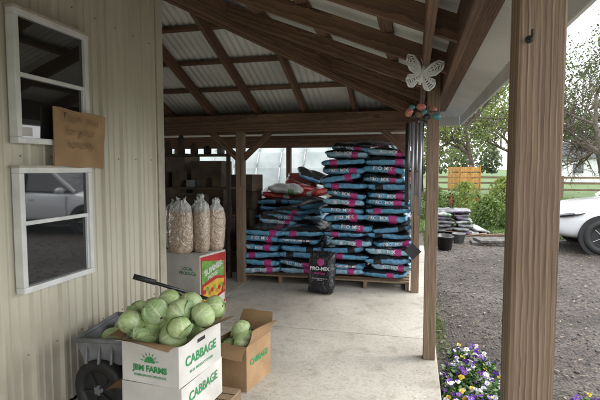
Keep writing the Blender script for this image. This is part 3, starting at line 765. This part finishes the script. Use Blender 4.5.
for i,(x,y) in enumerate(((-.09,-.20),(-.09,.20),)): wheel('wheel_%d'%i,gc,(x,y-.02,.19),.19,.075,(.25,1,0),M['black'])
cyl('axle',(-.09,-.2,.19),(-.09,.2,.19),.012,M['black'],gc)
for x in (-.16,.16): 
    for y in (-.18,.18): beam('leg',(x,y,.36),(x*1.05,y*1.05,.0 if x>0 else .2),.025,.025,M['black'],gc)
hd=empty('cart_handle')
cyl('bar',(-1.72,2.62,.85),(-1.42,2.78,.72),.011,M['blackgl'],hd); cyl('grip',(-1.74,2.61,.858),(-1.62,2.673,.81),.018,M['black'],hd)
cyl('bar_lower',(-1.42,2.78,.72),(-1.26,2.84,.66),.011,M['blackgl'],hd)

# ---------------------------------------------------------------- wind chime, butterfly
wc=empty('wind_chime',(-.005,3.55,0))
cyl('cord',(0,0,2.16),(0,0,1.98),.002,M['black'],wc)
lathe('top_disc',[(0,.0),(.062,0),(.066,.008),(.062,.018),(0,.018)],M['beam'],wc,loc=(0,0,1.93))
gl1=mat('pink_glass',(.45,.12,.12),(.42,.22,.06),rough=.15,scale=20)
tubem=mat('anodised_tube',(.34,.34,.36),(.24,.24,.26),rough=.3,metal=.5)
for i in range(6):
    t=i*1.047+.3; x,y=.056*math.cos(t),.056*math.sin(t)
    cyl('cord_%d'%i,(x,y,1.93),(x,y,1.88),.0015,M['black'],wc)
    cyl('tube_%d'%i,(x,y,1.88),(x,y,1.88-.50-.035*i),.0125,tubem if i%3 else M['blackgl'],wc)
cyl('center_cord',(0,0,1.94),(0,0,.98),.0018,M['black'],wc)
lathe('striker',[(0,0),(.032,0),(.032,.018),(0,.018)],M['beam'],wc,loc=(0,0,1.52))
o=box('wind_sail',-.045,.045,-.006,.006,-.045,.045,M['blackgl'],wc,bev=.003,rot=(0,rad(45),rad(10))); o.location=(0,0,.93)
orn=empty('glass_ornament',(.045,3.3,1.93))
for i in range(10):
    bm=bmesh.new(); bmesh.ops.create_uvsphere(bm,u_segments=14,v_segments=10,radius=.014+.012*R.random())
    me=bpy.data.meshes.new('bead'); bm.to_mesh(me); bm.free(); me.materials.append((gl1,mat('green_glass',(.06,.2,.17),(.05,.12,.2),rough=.15),M['blackgl'],M['beam'])[i%4]); me.polygons.foreach_set('use_smooth',[True]*len(me.polygons))
    o=bpy.data.objects.new('bead_%d'%i,me); o.location=(-.09+.02*i,R.uniform(-.02,.02),.035*math.sin(i*1.9)); o.scale=(1.3,.5,1.0); o.rotation_euler=(0,R.uniform(-1,1),0); link(o,orn)
cyl('hanger',(-.0,0,.0),(0,0,.24),.002,M['black'],orn)
cyl('cross_bar',(-.1,0,0),(.1,0,0),.004,M['black'],orn)
bf=empty('butterfly_ornament',(.03,2.88,2.10),rad(8)); bf.rotation_euler=(0,rad(12),rad(12))
def wing(sgn,up):
    if up: out=[(0,.0),(.03,.06),(.075,.095),(.108,.09),(.105,.05),(.075,.01),(.03,-.005),(0,0)]
    else: out=[(0,0),(.04,-.01),(.078,-.02),(.085,-.05),(.06,-.085),(.035,-.08),(.015,-.045),(0,0)]
    P=[Vector((sgn*x,-.02*x/.1,z)) for x,z in out]
    for a,b_ in zip(P[:-1],P[1:]): cyl('wing_edge',a,b_,.0055,M['white'],bf,seg=8)
    for p in P[1:-1]: cyl('wing_rib',P[0],p,.0045,M['white'],bf,seg=6)
    for f_ in (.3,.45,.6,.73,.87):
        Q=[P[0].lerp(p,f_) for p in P[1:-1]]
        for a,b_ in zip(Q[:-1],Q[1:]): cyl('wing_ring',a,b_,.0045,M['white'],bf,seg=6)
for s in (-1,1): wing(s,True); wing(s,False)
cyl('body',(0,-.004,-.06),(0,-.004,.05),.009,M['white'],bf); cyl('cord',(0,0,.05),(0,0,.16),.0015,M['black'],bf)
cyl('antenna_1',(0,0,.05),(.025,0,.09),.002,M['white'],bf); cyl('antenna_2',(0,0,.05),(-.025,0,.09),.002,M['white'],bf)
hk=empty('plant_hook',(.212,1.006,1.80)); cyl('stem',(0,0,0),(-.0,-.022,0),.0025,M['black'],hk); cyl('tip',(0,-.022,0),(0,-.026,.012),.0025,M['black'],hk)
lathe('plate',[(0,0),(.007,0),(.007,.003),(0,.003)],M['black'],hk,rot=(rad(90),0,0))

# ---------------------------------------------------------------- flowers
def flower_bed(name,cx,cy,rx,ry,nf,nl,seed,z0=-.07,hh=.16):
    rs=random.Random(seed); e=empty(name,(cx,cy,z0))
    V=[];F=[];A=[]
    def rp():
        t=rs.random()*6.28; q=math.sqrt(rs.random())*(1+.22*math.sin(3*t+seed)+.12*math.sin(7*t)); return rx*q*math.cos(t),ry*q*math.sin(t),min(1,q)
    clump=lambda x,y:.72+.28*math.sin(19*x+seed)*math.cos(15*y)
    for i in range(nl):
        x,y,q=rp(); z=hh*(1-q*q*.75)*rs.uniform(.15,1.0)*clump(x,y); s=rs.uniform(.012,.026); a=rs.random()*6.28; ti=rs.uniform(-.7,.9)
        d=Vector((math.cos(a)*math.cos(ti),math.sin(a)*math.cos(ti),math.sin(ti))); sd=d.cross(Vector((rs.uniform(-.5,.5),rs.uniform(-.5,.5),1))).normalized()
        b=len(V); p=Vector((x,y,z)); tint=rs.random()*.8
        for u,w in ((0,0),(.5,.38),(1,.25),(1.35,0),(1,-.25),(.5,-.38)): V.append(p+d*s*u*1.4+sd*s*w*1.4); A.append(tint)
        F.append(tuple(range(b,b+6)))
    mesh('foliage',V,F,attr_leaf(name+'_leaf',(.025,.065,.012),(.10,.20,.035),trans=.2),e,attr=A)
    cols={'purple':(.09,.02,.26),'violet':(.20,.06,.42),'white':(.70,.68,.70),'yellow':(.68,.46,.04)}
    buf={k:([],[]) for k in cols}; cen=([],[])
    for i in range(nf):
        x,y,q=rp(); z=hh*(1-q*q*.7)*rs.uniform(.75,1.15)*clump(x,y)+.012; s=rs.uniform(.014,.023)
        kind=rs.choice(['purple','purple','violet','white','white','white','yellow'])
        up=rs.choice([kind,'purple' if kind!='yellow' else 'yellow'])
        n=Vector((rs.uniform(-.6,.6)-.1,rs.uniform(-1,.4)-.2,rs.uniform(.3,1))).normalized()
        b_=(Vector((0,0,1))-n*n.z).normalized(); a=b_.cross(n)
        for k,ang in enumerate((60,120,175,5,270)):
            t=rad(ang); d=a*math.cos(t)+b_*math.sin(t); pc=Vector((x,y,z))+d*s*.5+n*(.0012*k)
            kd=up if k<2 else kind
            Vv,Ff=buf[kd]; bs=len(Vv); Vv.append(pc)
            for j in range(9):
                tt=j/9*6.283; r=s*.56*(1+.06*math.sin(5*tt+i)); Vv.append(pc+a*r*math.cos(tt)+b_*r*math.sin(tt)+n*(.003*math.sin(tt*2+k)))
            for j in range(9): Ff.append((bs,bs+1+j,bs+1+(j+1)%9))
        Vv,Ff=cen; bs=len(Vv); pc=Vector((x,y,z))+n*.0085
        for j in range(7): tt=j/7*6.283; Vv.append(pc+(a*math.cos(tt)+b_*math.sin(tt))*s*.22)
        Ff.append(tuple(range(bs,bs+7)))
    for k,(Vv,Ff) in buf.items():
        if Vv: mesh('petals_'+k,Vv,Ff,mat('petal_'+k,cols[k],rough=.6,scale=60),e,True)
    mesh('centers',cen[0],cen[1],mat('petal_center',(.10,.02,.10),(.6,.35,.02),scale=90,rough=.6),e)
flower_bed('pansy_bed',.46,3.55,.24,.64,190,5200,3,hh=.19)
flower_bed('pansy_bed',1.15,3.36,.12,.15,24,500,4,hh=.10)

# ---------------------------------------------------------------- trees
def make_tree(name,x,y,h,seed,leafm,nleaf=9000,lsize=.07,spread=.45,droop=0):
    rs=random.Random(seed); V=[];F=[];tips=[]
    def seg(p0,p1,r0,r1):
        d=(p1-p0).normalized(); a=d.orthogonal().normalized(); b=d.cross(a); n=7 if r0>.02 else 4; base=len(V)
        for p,r in ((p0,r0),(p1,r1)):
            for i in range(n): t=6.283*i/n; V.append(p+a*r*math.cos(t)+b*r*math.sin(t))
        for i in range(n): F.append((base+i,base+(i+1)%n,base+n+(i+1)%n,base+n+i))
    def grow(p,d,ln,r,lev):
        nseg=4; q=p.copy(); dd=d.copy()
        for s in range(nseg):
            dd=(dd+Vector((rs.gauss(0,.12),rs.gauss(0,.12),rs.gauss(.03,.08)-droop*lev*.05))).normalized()
            q2=q+dd*ln/nseg; rr=r*(1-.7*(s/nseg)); r2=r*(1-.7*((s+1)/nseg)); seg(q,q2,rr,r2); q=q2
            if lev<4 and (s>0 or lev>0):
                for _ in range(2 if lev<3 else 1):
                    t=rs.random()*6.28; side=dd.orthogonal().normalized(); side.rotate(Quaternion(dd,t))
                    nd=(dd*rs.uniform(.35,.8)+side*rs.uniform(.6,1.0)).normalized()
                    grow(q,nd,ln*rs.uniform(.45,.68),r2*.75+.002,lev+1)
            if lev>=2: tips.append(q.copy())
    grow(Vector((0,0,-.08)),Vector((0,0,1)),h*.62,h*.022,0)
    e=empty(name,(x,y,0)); mesh('trunk_and_limbs',V,F,M['bark'],e,True)
    if nleaf and tips:
        LV=[];LF=[];LA=[]
        cl={}
        for i in range(nleaf):
            k=rs.randrange(len(tips)); p=tips[k]
            if k not in cl: cl[k]=rs.random()
            c=p+Vector((rs.gauss(0,.16),rs.gauss(0,.16),rs.gauss(0,.13)))*spread*2
            s=lsize*rs.uniform(.6,1.3); n=Vector((rs.gauss(0,1),rs.gauss(0,1),rs.gauss(0,1))).normalized(); a=n.orthogonal().normalized(); b=n.cross(a); bs=len(LV)
            for u,w in ((-1,0),(0,-.55),(1,0),(0,.55)): LV.append(c+a*s*u+b*s*w)
            tt=min(1,max(0,cl[k]*.6+rs.random()*.4)); LA+= [tt]*4; LF.append((bs,bs+1,bs+2,bs+3))
        mesh('foliage',LV,LF,leafm,e,attr=LA)
    return e
make_tree('maple_tree',2.6,21,7.2,11,M['spring'],8500,.06)
make_tree('maple_tree',5.6,27,8.0,12,M['spring'],8500,.07)
make_tree('budding_tree',6.6,18.0,7.0,13,M['spring'],1800,.035)
make_tree('budding_tree',10.5,22.0,8.0,15,M['spring'],3000,.045)
make_tree('willow_tree',0.4,30,9,16,M['spring'],8500,.08)
make_tree('maple_tree',12,34,9,17,M['dark_leaf'],7000,.1)
def far_trees():
    V=[];F=[];A=[]
    rs=random.Random(9)
    for i in range(46):
        x=-60+i*3.6+rs.uniform(-1.5,1.5); y=rs.uniform(75,105); h=rs.uniform(4,9)
        for j in range(420):
            t=rs.random()*6.28; q=rs.random()**.5; zz=rs.random(); w=math.sin(math.pi*(.15+.8*zz))*h*.42
            c=Vector((x+w*q*math.cos(t),y+w*q*math.sin(t),.6+zz*h)); s=rs.uniform(.2,.5)
            n=Vector((rs.gauss(0,1),rs.gauss(0,1),rs.gauss(0,1))).normalized(); a=n.orthogonal().normalized(); b=n.cross(a); bs=len(V)
            for u,w2 in ((-1,-.4),(0,-.8),(1,0),(.3,.8),(-.8,.5)): V.append(c+a*s*u+b*s*w2)
            A+= [rs.random()*.6+.4*zz]*5; F.append(tuple(range(bs,bs+5)))
    mesh('distant_treeline',V,F,M['far'],attr=A)
far_trees()
def shrubs(name,x,y,r,h,n,seed,m,ls=.04):
    rs=random.Random(seed); V=[];F=[];A=[]
    for i in range(n):
        t=rs.random()*6.28; q=rs.random()**.5; zz=rs.random()
        w=r*(.7+.3*math.sin(3*t+seed))*math.sqrt(max(0.05,1-zz**2))
        c=Vector((w*q*math.cos(t),w*q*math.sin(t),zz*h)); s=ls*rs.uniform(.6,1.3)
        nn=Vector((rs.gauss(0,1),rs.gauss(0,1),rs.gauss(0,1))).normalized(); a=nn.orthogonal().normalized(); b=nn.cross(a); bs=len(V)
        for u,w2 in ((-1,0),(0,-.5),(1,0),(0,.5)): V.append(c+a*s*u+b*s*w2)
        A+=[rs.random()*.5+.5*zz]*4; F.append((bs,bs+1,bs+2,bs+3))
    return mesh(name,V,F,m,loc=(x,y,-.06),attr=A)
shrubs('shrub',1.9,13.2,.6,.85,2800,1,M['blade']); shrubs('shrub',2.6,13.7,.6,.65,2200,2,M['blade']); shrubs('shrub',3.4,14.2,.7,.8,2400,3,M['blade'])
shrubs('shrub',.6,15.5,.7,1.1,2200,4,M['blade']); shrubs('shrub',4.6,16.5,.8,.6,2000,5,M['blade']); shrubs('shrub',1.5,15.0,.9,1.2,2600,6,M['spring']); shrubs('shrub',3.2,18.0,1.2,1.3,2600,8,M['spring'],.06)
def grass_blades():
    V=[];F=[];A=[]
    for i in range(26000):
        x=R.uniform(-3,16); y=11.9+.35*math.sin(x*1.3)+R.random()**1.8*16; h=R.uniform(.05,.16)
        a=R.random()*6.28; w=.008+.0006*(y-12); dx,dy=math.cos(a)*w,math.sin(a)*w; bs=len(V)
        V+=[(x-dx,y-dy,-.07),(x+dx,y+dy,-.07),(x+R.gauss(0,.04),y+R.gauss(0,.04),h-.07)]; F.append((bs,bs+1,bs+2)); A+=[R.random()*.6,R.random()*.6,R.random()*.4+.6]
    for i in range(1500):
        y=R.uniform(4,12); x=.22+abs(R.gauss(0,.05)); h=R.uniform(.02,.07); a=R.random()*6.28; dx,dy=math.cos(a)*.004,math.sin(a)*.004; bs=len(V)
        V+=[(x-dx,y-dy,-.066),(x+dx,y+dy,-.066),(x+R.gauss(0,.02),y+R.gauss(0,.02),h-.066)]; F.append((bs,bs+1,bs+2)); A+=[.3,.3,.8]
    mesh('grass_blades',V,F,M['blade'],attr=A)
grass_blades()

# ---------------------------------------------------------------- background structures
gh=empty('greenhouse',(-4.2,13.5,0))
poly=mat('greenhouse_plastic',(.34,.37,.36),(.22,.25,.24),rough=.4,scale=1.6)
V=[];F=[];n=14
for j,x in enumerate(np.linspace(-5,3.9,13)):
    for i in range(n+1):
        t=math.pi*i/n; V.append((x,2.2-2.2*math.cos(t),2.9*math.sin(t)**.75))
for j in range(12):
    for i in range(n): a=j*(n+1)+i; F.append((a,a+1,a+n+2,a+n+1))
F.append(tuple(range(12*(n+1),13*(n+1)))); F.append(tuple(range(0,n+1)))
mesh('plastic_cover',V,F,poly,gh)
for j,x in enumerate(np.linspace(-5,3.9,13)):
    for i in range(n):
        t0=math.pi*i/n; t1=math.pi*(i+1)/n
        if i<7: cyl('hoop',(x,2.2-2.23*math.cos(t0),2.93*math.sin(t0)**.75),(x,2.2-2.23*math.cos(t1),2.93*math.sin(t1)**.75),.02,M['galv'],gh,seg=6)
box('base_board',-5,3.9,-.06,-.02,0,.9,M['pallet'],gh)
fh=empty('farmhouse',(21,60,0),rad(-8))
box('walls',-5,5,-3,3,0,2.8,M['white'],fh,bev=0)
rfm=mat('grey_shingles',(.08,.08,.09),(.05,.05,.055),rough=.9,scale=5)
mesh('roof',[(-5.4,-3.5,2.7),(5.4,-3.5,2.7),(5.4,0,4.6),(-5.4,0,4.6),(5.4,3.5,2.7),(-5.4,3.5,2.7)],[(0,1,2,3),(3,2,4,5)],rfm,fh)
for i,x in enumerate((-3.6,-1.2,2.6)): box('window_%d'%i,x,x+1,-3.04,-3.005,1,2.1,M['glass'],fh,bev=0)
box('door',.6,1.5,-3.05,-3.005,0,2,M['red'],fh,bev=0); box('chimney',1.5,2.2,-.3,.4,4.2,5.4,M['red'],fh,bev=0)
fe=empty('rail_fence')
for i in range(12):
    x=1+i*2.2; beam('post_%d'%i,(x,27+.1*i,-.07),(x,27+.1*i,1.15),.1,.1,M['pallet'],fe)
    for z in (.4,.75,1.05): beam('rail',(x,27+.1*i,z),(x+2.2,27.1+.1*i,z),.04,.1,M['pallet'],fe)
wg=empty('farm_wagon',(1.85,19.0,0),rad(35)); wg.scale=(.55,.55,.9)
box('bed',-.9,.9,-.6,.6,.75,.83,M['beam'],wg)
for i in range(4): box('near_slat_%d'%i,-.9,.9,-.63,-.60,.85+.24*i,1.05+.24*i,M['orange'],wg)
for i in range(4): box('far_slat_%d'%i,-.9,.9,.60,.63,.85+.24*i,1.05+.24*i,M['orange'],wg)
for i in range(4): box('end_slat_%d'%i,-.93,-.90,-.6,.6,.85+.24*i,1.05+.24*i,M['orange'],wg)
for x in (-.85,0,.85): box('stake',x-.03,x+.03,-.66,-.63,.7,1.85,M['orange'],wg)
for i,(x,y) in enumerate(((-.6,-.65),(.6,-.65),(-.6,.65),(.6,.65))): wheel('wheel_%d'%i,wg,(x,y,.30),.36,.1,(0,1,0),M['red'])
s6,z6=bag_stack('mulch_bag_pallet',(.95,12.2,-.065),6,BM,sc=.74,jit=.08,rag=.12)
for i in range(3): place_bag(s6,BM[(i*2)%5],.55+.2*i,-.3+.2*i,.08+.1*(i%2),.6*i,(.2,.2))
def pot(x,y,r,h,m=M['blackgl']):
    return lathe('plant_pot',[(0,0),(r*.75,0),(r*.97,h*.9),(r*1.05,h*.9),(r*1.05,h),(r*.93,h),(r*.9,h*.85),(0,h*.85)],m,loc=(x,y,-.06))
pot(.60,9.6,.17,.27); pot(.62,10.2,.15,.22); pot(.95,10.6,.14,.20,M['greyp']); pot(.50,10.7,.17,.25)
ss=empty('stepping_stones',(1.6,10.6,-.06))
for i in range(2): box('stone_%d'%i,-.4+.1*i,.35+.1*i,-.3,.25,i*.055,i*.055+.05,M['stone'],ss,bev=.01,rot=(0,0,.2*i))
for i in range(5): 
    x=1.2+.35*i; cyl('garden_stake',(x,11.6+.1*i,-.05),(x+.5,11.9,-.02),.02,M['pallet'])

# ---------------------------------------------------------------- car
carp=empty('parked_car',(4.88,10.45,-.066),rad(176))
paint=mat('white_car_paint',(.70,.71,.72),(.68,.69,.70),rough=.25,coat=1,scale=2)
trim=M['blackgl']
st_=[(-2.28,.45,.80,.98,.70),(-2.18,.32,.86,1.06,.84),(-1.75,.26,.92,1.10,.90),(-1.0,.24,.92,1.08,.915),(0,.24,.91,1.05,.92),(.85,.24,.90,1.05,.92),(1.15,.24,.88,1.02,.915),(1.65,.25,.84,.965,.90),(2.0,.27,.78,.90,.86),(2.22,.32,.68,.80,.76),(2.33,.42,.60,.68,.58)]
V=[];F=[]
for (x,zb,zs,zt,w) in st_:
    ring=[(0,zb),(w*.85,zb),(w*.97,zb+.10),(w,(zb+zs)/2),(w*.985,zs),(w*.90,zt-.03),(w*.6,zt+.01),(0,zt+.03)]
    full=ring+[(-a,b) for a,b in ring[-2:0:-1]]
    for a,b in full: V.append((x,a,b))
m_=14
for k in range(len(st_)-1):
    for i in range(m_): F.append((k*m_+i,k*m_+(i+1)%m_,(k+1)*m_+(i+1)%m_,(k+1)*m_+i))
F.append(tuple(range(m_))[::-1]); F.append(tuple(range((len(st_)-1)*m_,len(st_)*m_)))
o=mesh('body',V,F,paint,carp,True); sm=o.modifiers.new('s','SUBSURF'); sm.levels=2; sm.render_levels=2
def cabin(nm,x0,x1,x2,x3,zb,zt,wb,wt,mt,sub=2):
    V=[(x0,-wb,zb),(x0,wb,zb),(x1,-wt,zt),(x1,wt,zt),(x2,-wt,zt),(x2,wt,zt),(x3,-wb,zb),(x3,wb,zb)]
    F=[(0,1,3,2),(2,3,5,4),(4,5,7,6),(0,2,4,6),(1,7,5,3),(0,6,7,1)]
    o=mesh(nm,V,F,mt,carp,False); b=o.modifiers.new('b','BEVEL'); b.width=.07; b.segments=4; return o
cabin('window_glass',-2.1,-1.75,.25,1.12,1.02,1.62,.83,.62,M['glass'])
o=mesh('roof_panel',[(-1.85,-.60,1.60),(.32,-.60,1.60),(.32,.60,1.60),(-1.85,.60,1.60),(-1.75,-.55,1.66),(.1,-.55,1.68),(.1,.55,1.68),(-1.75,.55,1.66)],[(0,1,5,4),(1,2,6,5),(2,3,7,6),(3,0,4,7),(4,5,6,7),(3,2,1,0)],paint,carp)
b=o.modifiers.new('b','BEVEL'); b.width=.03; b.segments=3
for s in (-1,1):
    beam('a_pillar',(.28,s*.63,1.60),(1.12,s*.84,1.03),.05,.07,paint,carp,bev=.02)
    beam('b_pillar',(-.35,s*.645,1.60),(-.30,s*.845,1.03),.05,.08,trim,carp,bev=.01)
    beam('c_pillar',(-1.30,s*.645,1.60),(-1.35,s*.845,1.03),.06,.10,paint,carp,bev=.02)
    beam('d_pillar',(-1.80,s*.63,1.60),(-2.08,s*.82,1.03),.07,.16,paint,carp,bev=.02)
    beam('roof_rail',(-1.6,s*.58,1.71),(.0,s*.58,1.71),.03,.025,trim,carp,bev=.01)
    beam('sill_trim',(-1.0,s*.915,.30),(1.0,s*.915,.30),.03,.12,trim,carp,bev=.01)
    for q,x in enumerate((1.42,-1.42)):
        cyl('wheel_arch_%d'%q,(x,s*.80,.345),(x,s*.922,.345),.40,M['black'],carp,seg=36)
        wheel('wheel_%d'%q,carp,(x,s*.85,.335),.335,.20,(0,s,0),M['galv'])
    for x in (.95,-.30,-1.05): box('door_seam',x-.004,x+.004,min(s*.905,s*.9225),max(s*.905,s*.9225),.42,.94,M['black'],carp,bev=0)
    for x in (.0,-.95): box('door_handle',x-.09,x+.03,min(s*.915,s*.945),max(s*.915,s*.945),.84,.87,paint,carp,bev=.008)
    bm=bmesh.new(); bmesh.ops.create_uvsphere(bm,u_segments=20,v_segments=12,radius=1)
    me=bpy.data.meshes.new('headlamp'); bm.to_mesh(me); bm.free(); me.materials.append(M['chrome']); me.polygons.foreach_set('use_smooth',[True]*len(me.polygons))
    o=bpy.data.objects.new('headlamp',me); o.scale=(.27,.10,.065); o.location=(1.96,s*.800,.735); o.rotation_euler=(0,rad(12),s*rad(-24)); link(o,carp)
    me2=me.copy(); me2.materials.clear(); me2.materials.append(M['glass'])
    o=bpy.data.objects.new('headlamp_lens',me2); o.scale=(.20,.10,.050); o.location=(1.99,s*.808,.732); o.rotation_euler=(0,rad(12),s*rad(-24)); link(o,carp)
    me3=me.copy(); me3.materials.clear(); me3.materials.append(paint)
    o=bpy.data.objects.new('mirror',me3); o.scale=(.09,.12,.075); o.location=(.85,s*1.0,1.08); link(o,carp)
    o=bpy.data.objects.new('fog_lamp',me2); o.scale=(.06,.09,.05); o.location=(2.14,s*.68,.45); link(o,carp)
    me4=me.copy(); me4.materials.clear(); me4.materials.append(M['red'])
    o=bpy.data.objects.new('tail_lamp',me4); o.scale=(.08,.14,.11); o.location=(-2.16,s*.66,.92); link(o,carp)
box('grille',2.20,2.315,-.42,.42,.60,.68,trim,carp,bev=.02); box('lower_intake',2.18,2.325,-.48,.48,.40,.50,trim,carp,bev=.02)
box('number_plate',2.32,2.335,-.15,.15,.52,.585,M['cardw'],carp,bev=.003)

# ---------------------------------------------------------------- world, sun, camera
w=bpy.data.worlds.new('World'); scene.world=w; w.use_nodes=True; nt=w.node_tree; N=nt.nodes; L=nt.links
sky=N.new('ShaderNodeTexSky'); sky.sky_type='NISHITA'; sky.sun_disc=False; sky.sun_elevation=rad(50); sky.sun_rotation=rad(70); sky.dust_density=4; sky.air_density=1.5
hs=N.new('ShaderNodeHueSaturation'); hs.inputs['Saturation'].default_value=.12; hs.inputs['Value'].default_value=3.3
L.new(sky.outputs[0],hs.inputs['Color'])
mxw=N.new('ShaderNodeMixRGB'); mxw.inputs[0].default_value=.6; mxw.inputs[2].default_value=(24,25,26.3,1); L.new(hs.outputs[0],mxw.inputs[1])
L.new(mxw.outputs[0],N['Background'].inputs[0]); N['Background'].inputs[1].default_value=.15
sd=bpy.data.lights.new('sun','SUN'); sd.energy=1.4; sd.angle=rad(20); sd.color=(1,.97,.92)
so=bpy.data.objects.new('sun',sd); COL.objects.link(so)
az=rad(70); el=rad(50); dirv=Vector((math.sin(az)*math.cos(el),math.cos(az)*math.cos(el),math.sin(el)))
so.rotation_euler=dirv.to_track_quat('Z','Y').to_euler()
cd=bpy.data.cameras.new('camera'); cd.lens=28; cd.sensor_width=36; cd.clip_end=2000; cd.clip_start=.05
co=bpy.data.objects.new('camera',cd); COL.objects.link(co); co.location=(0,0,1.55); co.rotation_euler=(rad(90-3.9),0,rad(13.8))
scene.camera=co
scene.view_settings.view_transform='Standard'; scene.view_settings.look='None'; scene.view_settings.exposure=0
